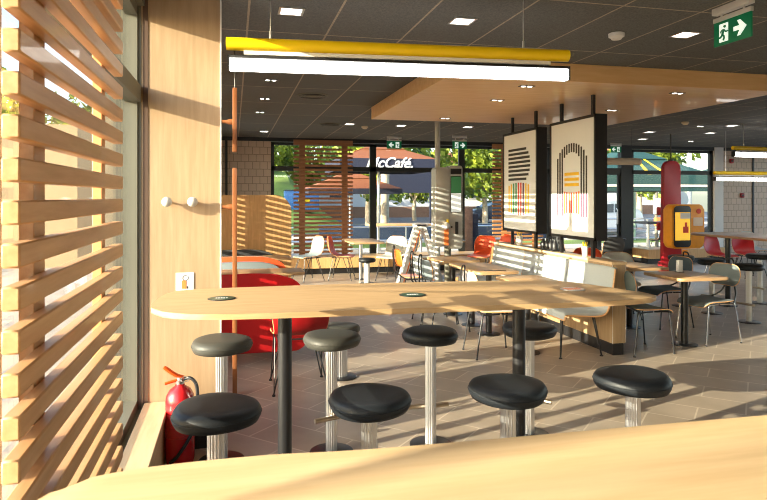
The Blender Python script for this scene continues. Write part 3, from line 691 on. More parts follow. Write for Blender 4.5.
def poster(y0, y1, label, kind):
    X = 3.67; zb, zt = 1.12, 2.45
    t = thing('hanging_poster', label, 'poster', (X, (y0 + y1) / 2, 0)); h = (y1 - y0) / 2
    bm = B(); box(bm, 0.0, -h, zb, 0.13, h, zt, 0.003)
    for a in ((-0.012, -h, zb, 0, h, zb + 0.03), (-0.012, -h, zt - 0.03, 0, h, zt), (-0.012, -h, zb, 0, -h + 0.03, zt), (-0.012, h - 0.03, zb, 0, h, zt)): box(bm, *a)
    obj('light_box', bm, 'black', t, smooth=False)
    bm = B(); box(bm, -0.004, -h + 0.03, zb + 0.03, -0.0005, h - 0.03, zt - 0.03); sh_ = obj('sheet', bm, 'panelwhite', t, smooth=False)
    for dy in (-h * 0.68, h * 0.68):
        for r0, r1 in ((zt, 2.669), (0.931, zb)):
            bm = B(); box(bm, 0.045, dy - 0.02, r0, 0.075, dy + 0.02, r1); obj('rod', bm, 'black', t, smooth=False)
    def bar(name, m, y0, z0, y1, z1):           # bars in the sheet plane; y measured from the far edge towards the camera
        bm = B(); box(bm, -0.006, h - y1, z0, -0.0041, h - y0, z1); return bm
    groups = {}
    def add(m, u0, z0, u1, z1):
        bm = groups.setdefault(m, B()); box(bm, -0.006, h - u1, z0, -0.0042, h - u0, z1)
    W = 2 * h
    if kind == 'arch':
        cu, zc = W * 0.50, 1.98                                    # arch of upright stripes
        n = 13; w = 0.60
        for i in range(n):
            u = cu - w / 2 + w * i / (n - 1); s = (u - cu) / (w / 2 + 0.02)
            ztop = zc - 0.04 + 0.24 * math.sqrt(max(0, 1 - s * s))
            s2 = (u - cu) / 0.19
            if abs(s2) < 1:
                zin = zc - 0.10 + 0.14 * math.sqrt(1 - s2 * s2) + 0.06
                add('ink', u - 0.015, zin, u + 0.015, ztop)
                zb2 = 1.66 - 0.03 * math.sqrt(1 - s2 * s2)
                add('inkorange' if i % 2 else 'inkred', u - 0.015, 1.37 + 0.03 * math.sqrt(1 - s2 * s2), u + 0.015, zb2)
            else:
                add('ink', u - 0.015, 1.62, u + 0.015, ztop); add('inkviolet', u - 0.015, 1.36, u + 0.015, 1.62)
        for k in range(3): add('inkyellow', cu - 0.15, 1.70 + k * 0.06, cu + 0.15, 1.735 + k * 0.06)
    else:
        for k in range(8):
            z = 1.80 + k * 0.056; s = (z - 1.995) / 0.24
            add('ink', 0.17, z, 0.17 + 0.38 + 0.26 * math.sqrt(max(0, 1 - s * s)), z + 0.032)
        cols = ['inkyellow', 'inkyellow', 'inkgreen', 'inkgreen', 'inkred', 'inkred', 'inkviolet', 'inkyellow', 'inkyellow']
        for i, c in enumerate(cols):
            u = 0.17 + i * 0.071; s = (u - 0.47) / 0.36; dz = 0.08 * (1 - math.sqrt(max(0, 1 - s * s)))
            add(c, u, 1.34 + dz, u + 0.040, 1.77 - dz)
    for m_, bm in groups.items(): obj('printed_stripes', bm, m_, sh_, smooth=False)
poster(5.75, 6.71, 'right hanging poster in a black frame with an arch of black and red stripes', 'arch')
poster(7.03, 8.03, 'left hanging poster in a black frame with horizontal black bars over coloured stripes', 'bars')

# ------------------------------------------------------------------ kiosk, A-frame, things on the partition
t = thing('order_kiosk', 'tall silver grey self order kiosk on a grey post', 'kiosk', (3.40, 9.6, 0))
bm = B(); cyl(bm, (0.0, 0.0), 0.055, 0.02, 0.8); lathe(bm, [(0, 0), (0.2, 0), (0.2, 0.015), (0, 0.02)], 32); obj('stand', bm, 'greyframe', t)
bm = B(); prism(bm, rrect(-0.24, 0.78, -0.02, 2.06, 0.04), -0.12, 0.12, 0.01, 'XZ'); obj('left_casing', bm, 'kiosk', t)
bm = B(); prism(bm, rrect(-0.01, 0.74, 0.22, 2.09, 0.04), -0.10, 0.10, 0.01, 'XZ'); k_ = obj('right_casing', bm, 'kiosk', t)
bm = B(); box(bm, 0.015, -0.106, 1.33, 0.20, -0.1005, 1.92); obj('screen', bm, 'screen', k_, smooth=False)
bm = B(); box(bm, 0.022, -0.109, 1.34, 0.193, -0.1065, 1.64); obj('screen_picture', bm, emit('pale screen reflection', (0.75, 0.8, 0.78), 0.35), k_, smooth=False)  # white reflection on the lower screen, put in as a glowing panel
bm = B(); box(bm, 0.022, -0.109, 1.65, 0.193, -0.1065, 1.91); obj('screen_picture', bm, emit('green lit screen', (0.03, 0.12, 0.04), 0.5), k_, smooth=False)
bm = B(); box(bm, 0.015, -0.104, 1.95, 0.20, -0.1005, 2.04); obj('header_sign', bm, 'blackplastic', k_, smooth=False)
bm = B(); box(bm, 0.09, -0.13, 0.98, 0.14, -0.1005, 1.18, 0.006); box(bm, 0.02, -0.108, 1.08, 0.045, -0.1005, 1.11); obj('card_terminal', bm, 'blackplastic', k_)
bm = B(); box(bm, -0.10, -0.132, 0.80, -0.03, -0.1205, 1.12); w_ = obj('printed_strip', bm, 'inkorange', t, smooth=False)
bm = B(); bmesh.ops.create_uvsphere(bm, u_segments=16, v_segments=10, radius=0.065, matrix=Matrix.Translation((-0.08, -0.135, 1.12))); obj('white_dome', bm, 'white', w_)
bm = B(); cyl(bm, (-0.05, -0.15), 0.022, 1.08, 1.22, 16); obj('yellow_cap', bm, 'yellow', w_)
bm = B(); cyl(bm, (0.02, 0.18), 0.045, 0, CZ); tag(obj('round_column', bm, 'kiosk', loc=(3.3, 9.7, 0)), 'slim grey column rising to the ceiling behind the kiosk', 'column')
t = thing('a_frame_stand', 'white folding A-frame board with orange edging standing among the tables', 'stand', (3.0, 10.0, 0), 0.0)
def leg_board(x0, z0, x1, z1, w, m, nm, d=0.30):
    bm = B(); L = Vector((x1 - x0, 0, z1 - z0)); n = Vector((L.z, 0, -L.x)).normalized() * w / 2
    a, b = Vector((x0, 0, z0)), Vector((x1, 0, z1))
    vs = []
    for y in (-d, d):
        vs.append([bm.verts.new(p + Vector((0, y, 0))) for p in (a - n, a + n, b + n, b - n)])
    bm.faces.new(vs[0]); bm.faces.new(vs[1][::-1])
    for i in range(4):
        j = (i + 1) % 4; bm.faces.new((vs[0][i], vs[0][j], vs[1][j], vs[1][i]))
    return obj(nm, bm, m, t, smooth=False)
fl = leg_board(-0.34, 0.0, 0.03, 1.12, 0.10, 'white', 'front_board', 0.10)
leg_board(-0.30, 0.05, 0.02, 1.03, 0.016, 'inkorange', 'orange_edging', 0.108)
leg_board(0.09, 1.12, 0.46, 0.0, 0.05, 'white', 'rear_frame', 0.10)
bm = B(); box(bm, -0.05, -0.10, 1.08, 0.17, 0.10, 1.13, 0.01); obj('top_cap', bm, 'white', t)
bm = B(); box(bm, 0.0, -0.02, 0.55, 0.30, 0.02, 0.585); obj('spreader', bm, 'white', t)
def small_pot(x, y, label, m, r=0.045, h=0.13):
    t = thing('condiment_pot', label, 'pot', (x, y, 0.93))
    bm = B(); lathe(bm, [(0, 0), (r * .8, 0), (r, h * .9), (r, h), (r * .85, h), (r * .7, 0.02), (0, 0.02)], 24); obj('cup', bm, m, t)
    bm = B()
    for k in range(7):
        a = k * 2 * PI / 7; tube(bm, [(0.3 * r * math.cos(a), 0.3 * r * math.sin(a), 0.02), (0.7 * r * math.cos(a), 0.7 * r * math.sin(a), h + 0.05)], 0.004, 6)
    obj('sticks', bm, 'yellow', t)
small_pot(3.74, 7.68, 'white pot with yellow sticks on the partition ledge under the left poster', 'white')
small_pot(3.74, 6.08, 'white pot with yellow sticks on the partition ledge under the right poster', 'white', 0.035, 0.11)
t = thing('condiment_tray', 'black condiment tray on the partition ledge between the posters', 'tray', (3.74, 6.87, 0.93))
bm = B(); box(bm, -0.06, -0.19, 0, 0.06, 0.19, 0.02, 0.004); obj('tray', bm, 'blackplastic', t)
for k in range(4):
    bm = B(); lathe(bm, [(0, 0.021), (0.035, 0.021), (0.04, 0.08), (0.02, 0.11), (0.015, 0.14), (0, 0.14)], 16, (0, -0.14 + 0.095 * k, 0)); obj('bottle', bm, 'blackplastic', t)

# ------------------------------------------------------------------ right: totem, console
t = thing('red_totem', 'tall crimson board with rounded top hanging on a black rod before the window', 'board', (8.50, 10.7, 0))
out = rrect(-0.21, 0.3, 0.21, 2.30, [0.02, 0.14, 0.14, 0.02], 8); out = [(x * (1 - 0.14 * max(0, (z - 1.2) / 1.1)), z) for x, z in out]
bm = B(); prism(bm, out, -0.05, 0.05, 0.01, 'XZ'); obj('board', bm, 'redtotem', t)
bm = B(); cyl(bm, (0, 0), 0.012, 2.3, CZ, 10); cyl(bm, (0, 0), 0.05, 2.295, 2.33, 16); obj('rod', bm, 'black', t)
bm = B(); box(bm, -0.26, -0.06, 0, 0.26, 0.06, 0.3, 0.01); obj('foot', bm, 'redtotem', t)
for z in (1.0, 1.3):
    bm = B(); box(bm, -0.31, -0.04, z - 0.08, -0.24, 0.04, z + 0.08, 0.02); obj('side_cushion', bm, 'redtotem', t)
t = thing('play_console', 'orange rounded play console with a lit black edged screen beside the crimson board', 'console', (8.42, 10.15, 0), 0)
bm = B(); prism(bm, rrect(-0.38, 0.60, 0.33, 1.44, 0.1), -0.07, 0.18, 0.03, 'XZ', 3); obj('casing', bm, 'phoneorange', t)
bm = B(); prism(bm, rrect(-0.35, 0.63, 0.02, 1.41, 0.07), -0.085, -0.071, 0.003, 'XZ'); f_ = obj('screen_bezel', bm, 'blackplastic', t)
bm = B(); box(bm, -0.33, -0.089, 0.76, 0.0, -0.086, 1.29); g_ = obj('screen', bm, emit('lit yellow screen', (0.95, 0.55, 0.05), 0.5), f_, smooth=False)
for nm, mm, rects in (('screen_picture', 'white', [(-0.22, 1.17, 0.0, 1.28)]), ('screen_shape', 'inkred', [(-0.16, 0.9, -0.04, 1.02), (-0.12, 1.02, -0.07, 1.1)])):
    bm = B()
    for (a, b, c_, d_) in rects: box(bm, a, -0.0915, b, c_, -0.0895, d_)
    obj(nm, bm, mm, f_, smooth=False)
bm = B(); prism(bm, rrect(0.08, 1.03, 0.29, 1.19, 0.02), -0.078, -0.071, 0, 'XZ'); obj('info_plate', bm, 'cream', t)
bm = B(); lathe(bm, [(0, 0), (0.05, 0), (0.05, 0.01), (0, 0.012)], 20); bmesh.ops.rotate(bm, verts=bm.verts, cent=(0, 0, 0), matrix=Matrix.Rotation(PI / 2, 3, 'X')); bmesh.ops.translate(bm, verts=bm.verts, vec=(0.2, -0.071, 1.31)); obj('button', bm, 'inkred', t)
bm = B(); cyl(bm, (0.0, 0.05), 0.05, 0.02, 0.57); lathe(bm, [(0, 0), (0.22, 0), (0.22, 0.02), (0, 0.03)], 28, (0, 0.05, 0)); obj('stand', bm, 'phoneorange', t)

# ------------------------------------------------------------------ ceiling fittings
def linear_lamp(label, x0, x1, y, zt, zl, rz=0, rods=(0.12, 0.86), r=0.038, h=0.068, group=None, ztilt=0.0):
    t = thing('linear_lamp', label, 'pendant lamp', (x0, y, 0), rz, group); L = x1 - x0
    bm = B(); tube(bm, [(0, 0, zt), (L, 0, zt)], r, 24); obj('yellow_tube', bm, 'yellow', t)
    bm = B(); box(bm, 0.10, -0.012, zt - r - 0.024, L - 0.12, 0.012, zt - r - 0.001); obj('spacer_rail', bm, 'ledsoft', t, smooth=False)
    bm = B(); box(bm, 0.012, -0.036, zl + h / 2, L - 0.002, 0.036, zl + h / 2 + 0.016, 0.003); hs = obj('housing', bm, 'black', t)
    bm = B(); prism(bm, rrect(-0.034, zl - h / 2, 0.034, zl + h / 2 - 0.001, 0.012), 0.02, L - 0.01, 0, 'YZ'); obj('diffuser', bm, 'led', t, smooth=False)
    for e in (0.010, L - 0.01):
        bm = B(); box(bm, e, -0.037, zl - h / 2 - 0.002, e + 0.009, 0.037, zl + h / 2 + 0.015)
        obj('end_cap', bm, 'black', t, smooth=False)
    for f in rods:
        bm = B(); x = L * f; tube(bm, [(x, 0, zt + r), (x, 0, zt + r + 0.045)], 0.009, 8); tube(bm, [(x, 0, zt + r + 0.04), (x, 0, CZ)], 0.004, 6); obj('hanger', bm, 'chrome', t)
    return t
linear_lamp('long yellow tube lamp with white light bar, closest to the camera', -0.04, 2.07, 3.73, 2.475, 2.353, -0.086)
linear_lamp('upper yellow lamp with white light bar at the right edge, under the far ceiling', 8.3, 10.4, 8.9, 2.42, 2.31, 0.12, r=0.035, h=0.08)
linear_lamp('lower yellow lamp with white light bar at the right edge, before the tiled wall', 8.9, 11.1, 10.0, 2.04, 1.92, r=0.035, h=0.06)
bm = B(); tube(bm, [(6.2, 10, 2.23), (7.28, 10, 2.23)], 0.065, 20); o = obj('tube_lamp', bm, 'cream')
tag(o, 'thick cream coloured horizontal tube lamp right of the hanging posters', 'pendant lamp')
bm = B(); tube(bm, [(6.4, 10, 2.29), (6.4, 10, CZ)], 0.004, 6); tube(bm, [(7.1, 10, 2.29), (7.1, 10, CZ)], 0.004, 6); obj('hanger', bm, 'black', o)

dl0 = thing('downlight', 'x', 'ceiling light', (0.38, 4.23, CZ), group=None)
bm = B()
for a in ((-0.085, -0.085, -0.006, 0.085, -0.068, 0), (-0.085, 0.068, -0.006, 0.085, 0.085, 0), (-0.085, -0.068, -0.006, -0.068, 0.068, 0), (0.068, -0.068, -0.006, 0.085, 0.068, 0)): box(bm, *a)
obj('frame', bm, 'chrome', dl0, smooth=False)
bm = B(); box(bm, -0.068, -0.068, -0.003, 0.068, 0.068, -0.001); obj('diffuser', bm, 'spot', dl0, smooth=False)
dl0['label'] = 'square lit downlight above the left end of the long yellow lamp'
near = [(1.59, 4.18, 'square lit downlight above the middle of the long yellow lamp'), (3.40, 4.12, 'square lit downlight left of the near exit sign')]
for x, y, l in near: dup(dl0, (x, y, CZ), None, l)
G = 'square downlights beyond the oak canopy'
for x, y in ((0.57, 12.1), (1.95, 10.54), (2.87, 10.55), (4.1, 10.49)):
    dup(dl0, (x, y, CZ), None, 'small bright square downlight in the dark ceiling beyond the canopy, left half', 'square downlights beyond the canopy, left half')
for x, y in ((7.83, 10.47), (8.64, 11.77), (9.12, 10.35), (8.54, 9.18)):
    dup(dl0, (x, y, CZ), None, 'small bright square downlight in the dark ceiling above the crimson board and yellow lamps', 'square downlights above the crimson board')
tw = thing('twin_spot', 'x', 'ceiling light', (0.39, 6.77, CZ))
bm = B(); box(bm, -0.075, -0.038, -0.005, 0.075, 0.038, 0); obj('frame', bm, 'black', tw, smooth=False)
for sx in (-0.034, 0.034):
    bm = B(); cyl(bm, (sx, 0), 0.022, -0.0075, -0.0055, 16); obj('spot', bm, 'spot', tw)
tw['label'] = 'recessed twin spot nearest below the left end of the long yellow lamp'
for x, y, z, l, g in ((0.39, 8.07, CZ, 'recessed twin spot second in the row left of the long lamp', None), (0.38, 9.36, CZ, 'recessed twin spot farthest in the row above the curved divider', None),
                (2.88, 6.47, 2.67, 'twin spot in the oak canopy above the left poster', None), (2.84, 8.12, 2.67, 'twin spot near the far left edge of the oak canopy', None),
                (2.80, 5.59, 2.67, 'twin spot in the oak canopy just behind the right end of the long lamp', None),
                (4.52, 5.59, 2.67, 'twin spot in the oak canopy nearest its right corner', None), (4.61, 6.88, 2.67, 'twin spot in the oak canopy right of the right poster', None),
                (10.0, 11.93, CZ, 'twin spot in the ceiling above the crimson board and window', None), (8.05, 9.37, CZ, 'twin spot in the dark ceiling right of the canopy corner', None)):
    dup(tw, (x, y, z), None, l)
def round_disc(name, label, cat, x, y, prof, m, rings=0):
    t = thing(name, label, cat, (x, y, CZ))
    bm = B(); lathe(bm, prof, 36); obj('body', bm, m, t)
    if rings:
        bm = B()
        for k in range(rings):
            r = 0.06 + 0.035 * k; tube(bm, [(r * math.cos(a), r * math.sin(a), -0.016) for a in [2 * PI * i / 32 for i in range(32)]], 0.005, 5, True)
        obj('louvre', bm, 'frame', t)
sm = [(0, -0.05), (0.035, -0.05), (0.045, -0.035), (0.058, -0.03), (0.06, -0.005), (0.05, 0), (0, 0)]
round_disc('smoke_detector', 'round white smoke detector on the ceiling left of the near exit sign', 'smoke detector', 2.86, 4.21, sm, 'white')
round_disc('smoke_detector', 'round white smoke detector in the far ceiling above the slatted screen', 'smoke detector', 2.27, 10.8, sm, 'cream')
round_disc('smoke_detector', 'round white smoke detector in the ceiling right of the oak canopy', 'smoke detector', 7.35, 8.9, sm, 'cream')
vent = [(0, -0.012), (0.05, -0.02), (0.17, -0.012), (0.19, -0.004), (0.19, 0), (0, 0)]
round_disc('ceiling_vent', 'round dark air vent nearest behind the long lamp', 'air vent', 0.95, 7.66, vent, 'greyframe', 4)
round_disc('ceiling_vent', 'round dark air vent far back above the slatted screen', 'air vent', 1.62, 10.6, vent, 'greyframe', 4)
round_disc('ceiling_vent', 'round air vent at the right end of the long yellow lamp', 'air vent', 2.75, 5.0, vent, 'greyframe', 4)

def exit_sign(label, x, y, z0, rz, arrow, drop=0.1, s=1.0):
    """plate faces local -Y"""
    t = thing('exit_sign', label, 'exit sign', (x, y, z0), rz); w, h = 0.155 * s, 0.08 * s
    bm = B(); box(bm, -w, -0.006, -h, w, 0.006, h, 0.002); p = obj('plate', bm, 'signgreen', t)
    bm = B(); box(bm, -w - 0.002, -0.012, h, w + 0.002, 0.012, h + 0.03 * s, 0.002); obj('holder', bm, 'alu', t)
    top = CZ - z0
    bm = B(); box(bm, -w, -0.025, max(h + 0.05 * s, top - 0.05), w, 0.025, top, 0.004); obj('housing', bm, 'alu', t)
    for sx in (-0.6 * w, 0.6 * w):
        bm = B(); box(bm, sx - 0.006, -0.004, h + 0.03 * s, sx + 0.006, 0.004, top - 0.045); obj('bracket', bm, 'alu', t, smooth=False)
    def poly(bm, pts):
        prism(bm, [(a * s, b * s) for a, b in pts], -0.0085, -0.0065, 0, 'XZ')
    sg = 1 if arrow == 'right' else -1
    bm = B()
    a = [(0.015, -0.014), (0.065, -0.014), (0.045, -0.05), (0.07, -0.05), (0.12, 0.0), (0.07, 0.05), (0.045, 0.05), (0.065, 0.014), (0.015, 0.014)]
    poly(bm, [(sg * u, v) for u, v in a][::sg]); obj('arrow', bm, 'signwhite', p, smooth=False)
    bm = B(); poly(bm, [(sg * u, v) for u, v in [(-0.105, -0.06), (-0.03, -0.06), (-0.03, 0.06), (-0.105, 0.06)]][::sg]); obj('doorway', bm, 'signwhite', p, smooth=False)
    bm = B()
    def limb(a, b, w=0.007):
        A, Bv = Vector((sg * a[0], -0.0095, a[1])) * s, Vector((sg * b[0], -0.0095, b[1])) * s
        A.y = Bv.y = -0.0095; tube(bm, [A, Bv], w * s, 6)
    limb((-0.062, 0.02), (-0.075, -0.012), 0.009); limb((-0.075, -0.012), (-0.058, -0.03)); limb((-0.058, -0.03), (-0.068, -0.052)); limb((-0.075, -0.012), (-0.092, -0.03)); limb((-0.092, -0.03), (-0.108, -0.03))
    limb((-0.062, 0.018), (-0.045, 0.0), 0.005); limb((-0.045, 0.0), (-0.03, 0.006), 0.005); limb((-0.064, 0.02), (-0.085, 0.015), 0.005); limb((-0.085, 0.015), (-0.092, 0.0), 0.005)
    bmesh.ops.create_uvsphere(bm, u_segments=10, v_segments=6, radius=0.010 * s, matrix=Matrix.Translation((sg * -0.056 * s, -0.009, 0.038 * s)))
    obj('running_figure', bm, 'signgreen', p)
exit_sign('green exit sign with running figure and right arrow, large at the upper right', 3.15, 3.38, 2.665, -PI / 2, 'right')
exit_sign('small green exit sign with left arrow in front of the far window', 3.24, 12.45, 2.66, 0, 'left')
exit_sign('small green exit sign with right arrow above the order kiosk', 4.51, 12.0, 2.64, 0, 'right')
exit_sign('small green exit sign near the far door, right of the posters', 8.75, 12.9, 2.70, 0, 'left', s=0.9)
for x, z, l in ((12.39, 2.5, 'small dark red round alarm high on the right tiled wall'), (12.72, 1.62, 'small red alarm button lower on the right tiled wall')):
    t = thing('wall_alarm', l, 'alarm', (x, FY, z))
    bm = B(); box(bm, -0.06, -0.04, -0.06, 0.06, 0, 0.06, 0.02); obj('body', bm, 'redtotem', t)
    bm = B(); box(bm, -0.025, -0.05, -0.025, 0.025, -0.04, 0.025, 0.005); obj('button', bm, 'blackplastic', t)

# ------------------------------------------------------------------ outside: ground
GZ = -0.06
bm = B(); box(bm, -40, -30, GZ - 0.3, LX - 0.17, 60, GZ - 0.02); box(bm, LX - 0.17, FY + 0.15, GZ - 0.3, 70, 21, GZ - 0.02); box(bm, RX + 0.1, -30, GZ - 0.3, 70, FY + 0.15, GZ - 0.02); struct('ground_paving', bm, 'paving')
bm = B(); box(bm, -0.6, 18.6, GZ - 0.05, 60, 21.0, GZ + 0.02); struct('ground_verge', bm, 'grass')
bm = B(); box(bm, -0.6, 21.0, GZ - 0.3, 80, 60, GZ - 0.03); struct('ground_road', bm, 'asphalt')
for y in (18.3, 21.0, 24.5, 33.0):
    bm = B(); box(bm, -0.6, y, GZ - 0.05, 60, y + 0.25, GZ + 0.08); struct('ground_kerb', bm, 'kerb')
# grassy mound to the far left of the view
bm = B(); n = 24; V = []
for i in range(n + 1):
    for j in range(n + 1):
        x = -30 + 38 * i / n; y = 24 + 34 * j / n
        sy_ = min(1, max(0, (y - 27) / 15)); sx_ = min(1, max(0, (x - 3) / 3.5)); z = GZ - 0.1 + 3.5 * sy_ * sy_ * (3 - 2 * sy_) * (1 - sx_ * sx_ * (3 - 2 * sx_))
        V.append(bm.verts.new((x, y, z)))
for i in range(n):
    for j in range(n): bm.faces.new((V[i * (n + 1) + j], V[(i + 1) * (n + 1) + j], V[(i + 1) * (n + 1) + j + 1], V[i * (n + 1) + j + 1]))
struct('ground_mound', bm, 'grass', smooth=True)

# ------------------------------------------------------------------ outside: trees
def crown_mesh(seed, n, R, H, size):
    rnd = random.Random(seed); bm = B()
    blobs = [(Vector((rnd.uniform(-R, R) * .55, rnd.uniform(-R, R) * .55, rnd.uniform(-H, H) * .5)), rnd.uniform(0.45, 0.65)) for _ in range(9)]
    for k in range(n):
        c, f = blobs[rnd.randrange(9)]
        v = Vector((rnd.gauss(0, 1), rnd.gauss(0, 1), rnd.gauss(0, 1))).normalized() * (rnd.uniform(0.6, 1.0) * f)
        p = c + Vector((v.x * R, v.y * R, v.z * H)); s = size * rnd.uniform(0.6, 1.3)
        a = Vector((rnd.gauss(0, 1), rnd.gauss(0, 1), rnd.gauss(0, 1))).normalized(); b = a.orthogonal().normalized()
        c2 = a.cross(b)
        q = [bm.verts.new(p + b * s + c2 * 0), bm.verts.new(p + c2 * s * 0.55), bm.verts.new(p - b * s), bm.verts.new(p - c2 * s * 0.55)]
        bm.faces.new(q)
    return bm
def make_tree(label, seed, x, y, trunk_h, R, H, m='leaf', tr=0.18, n=2600, size=0.22):
    t = thing('tree', label, 'tree', (x, y, GZ - 0.05))
    bm = B(); tube(bm, smooth_path([(0, 0, 0), (0.05, 0, trunk_h * 0.5), (-0.03, 0.05, trunk_h), (0, 0, trunk_h + H * 0.5)], 4), [tr * 1.2 - tr * 0.05 * i for i in range(13)], 10)
    for k in range(4):
        a = k * 1.6; tube(bm, [(0, 0, trunk_h * 0.9), (0.45 * R * math.cos(a), 0.45 * R * math.sin(a), trunk_h + H * 0.6)], [tr * 0.5, tr * 0.2], 6)
    obj('trunk', bm, 'bark', t)
    bm = crown_mesh(seed, n, R, H, size); c = obj('foliage', bm, m, t, smooth=False, loc=(0, 0, trunk_h + H * 0.75)); return t
tA = make_tree('leafy sunlit tree seen through the left pane above the lawn', 1, 1.6, 31, 2.0, 3.2, 2.6)
tB = make_tree('darker leafy tree behind the terracotta umbrella', 2, 8.2, 36, 2.2, 3.6, 3.0, 'leafdark', 0.2, 3000, 0.25)
for x, y, s, l in ((6.4, 29.5, 0.85, 'tree with bright yellow green leaves behind the reddish slatted screen'), (12.4, 42, 0.8, 'thin trunked tree before the white building, behind the A-frame stand'),
                (15.2, 36, 0.95, 'bright green tree behind the kiosk, right of the grey column'), (25.5, 35, 1.0, 'yellow green tree above the dark green umbrella, left of the crimson board'),
                (-13, 30, 1.2, 'leafy tree outside the left windows'), (-5.2, 26, 0.9, 'green tree seen between the foreground slats')):
    r = dup(tA, (x, y, GZ - 0.05), x * 1.3, l); r.scale = (s,) * 3
for x, y, s, l in ((-1.5, 41, 1.0, 'dark tree on the mound above the lawn at the far left pane'), (20.5, 46, 0.9, 'dark tree beside the slatted screen near the left poster'), (33, 46, 1.0, 'dark tree beyond the white car'),
                   (42, 40, 1.0, 'dark tree at the right end of the far window')):
    r = dup(tB, (x, y, GZ - 0.05), x * 0.7, l); r.scale = (s,) * 3
tA.location = (2.6, 49, 0.9)
r = dup(tA, (5.0, 43, 0.4), 1.0, 'bright leafy tree rising above the mound, behind the top of the reddish slatted screen'); r.scale = (0.9,) * 3
bm = crown_mesh(9, 2600, 6.5, 1.1, 0.2)
o = obj('hedge', bm, 'leafdark', loc=(-3.4, 21, 0.9), smooth=False); o.scale = (0.3, 0.3, 1); tag(o, 'low clipped green hedge outside the left slatted screen', 'hedge')
t = tag(obj('sapling', crown_mesh(12, 500, 0.8, 0.6, 0.12), 'leaf', loc=(9.2, 25, 2.55), smooth=False), 'small leafy green sapling crown behind the terracotta umbrella pole', 'tree')
bm = B(); tube(bm, [(0, 0, -2.6), (0, 0, 0.1)], 0.09, 8); obj('trunk', bm, 'bark', t)
bm = B(); tube(bm, [(5.75, 23.6, GZ - 0.05), (5.78, 23.6, 3.2)], 0.17, 12); tag(obj('bare_tree', bm, 'bark'), 'pale bare tree trunk right beside the reddish slatted screen', 'tree')

# ------------------------------------------------------------------ outside: buildings
def building(label, x0, y0, x1, y1, h, wallm, wins, roofh=0.0, band=None, name='building'):
    t = thing(name, label, 'building', (x0, y0, GZ - 0.05))
    bm = B(); box(bm, 0, 0, 0, x1 - x0, y1 - y0, h); obj('wall', bm, wallm, t, smooth=False)
    for (a, b, c, d_) in wins:
        bm = B(); box(bm, a, -0.05, b, c, 0.0, d_); w = obj('window', bm, 'alu', t, smooth=False)
        bm = B(); box(bm, a + 0.08, -0.08, b + 0.08, c - 0.08, -0.05, d_ - 0.08); obj('pane', bm, 'pane', w, smooth=False)
    if roofh:
        bm = B(); W, D = x1 - x0, y1 - y0; e = 0.5
        v = [bm.verts.new(p) for p in ((-e, -e, h), (W + e, -e, h), (W + e, D + e, h), (-e, D + e, h), (D / 2, D / 2, h + roofh), (W - D / 2, D / 2, h + roofh))]
        for f in ((0, 1, 5, 4), (1, 2, 5), (2, 3, 4, 5), (3, 0, 4), (3, 2, 1, 0)): bm.faces.new([v[i] for i in f])
        obj('roof', bm, 'roof', t, smooth=False)
    if band:
        bm = B(); box(bm, -1, -1.2, 0, x1 - x0 + 1, -1.1, band); obj('fence_band', bm, 'brownfence', t, smooth=False)
    return t
building('white building across the street with dark windows and brown fence', 6, 50, 24, 58, 3.6, 'facade', [(x, 1.5, x + 1.6, 2.9) for x in (1.5, 5.5, 9.5, 13.5)], 2.2, 0.9)
building('pale building with terracotta roof behind the kiosk, farther right', 26, 54, 42, 62, 5.0, 'facade', [(x, 2.0, x + 1.6, 3.6) for x in (1.5, 5.5, 9.5)], 2.4, 0.9)
building('tan sunlit building seen between the foreground slats', -7.5, 16.0, -3.6, 18, 3.4, 'tanfacade', [(0.6, 0.9, 1.7, 2.1)], 0)

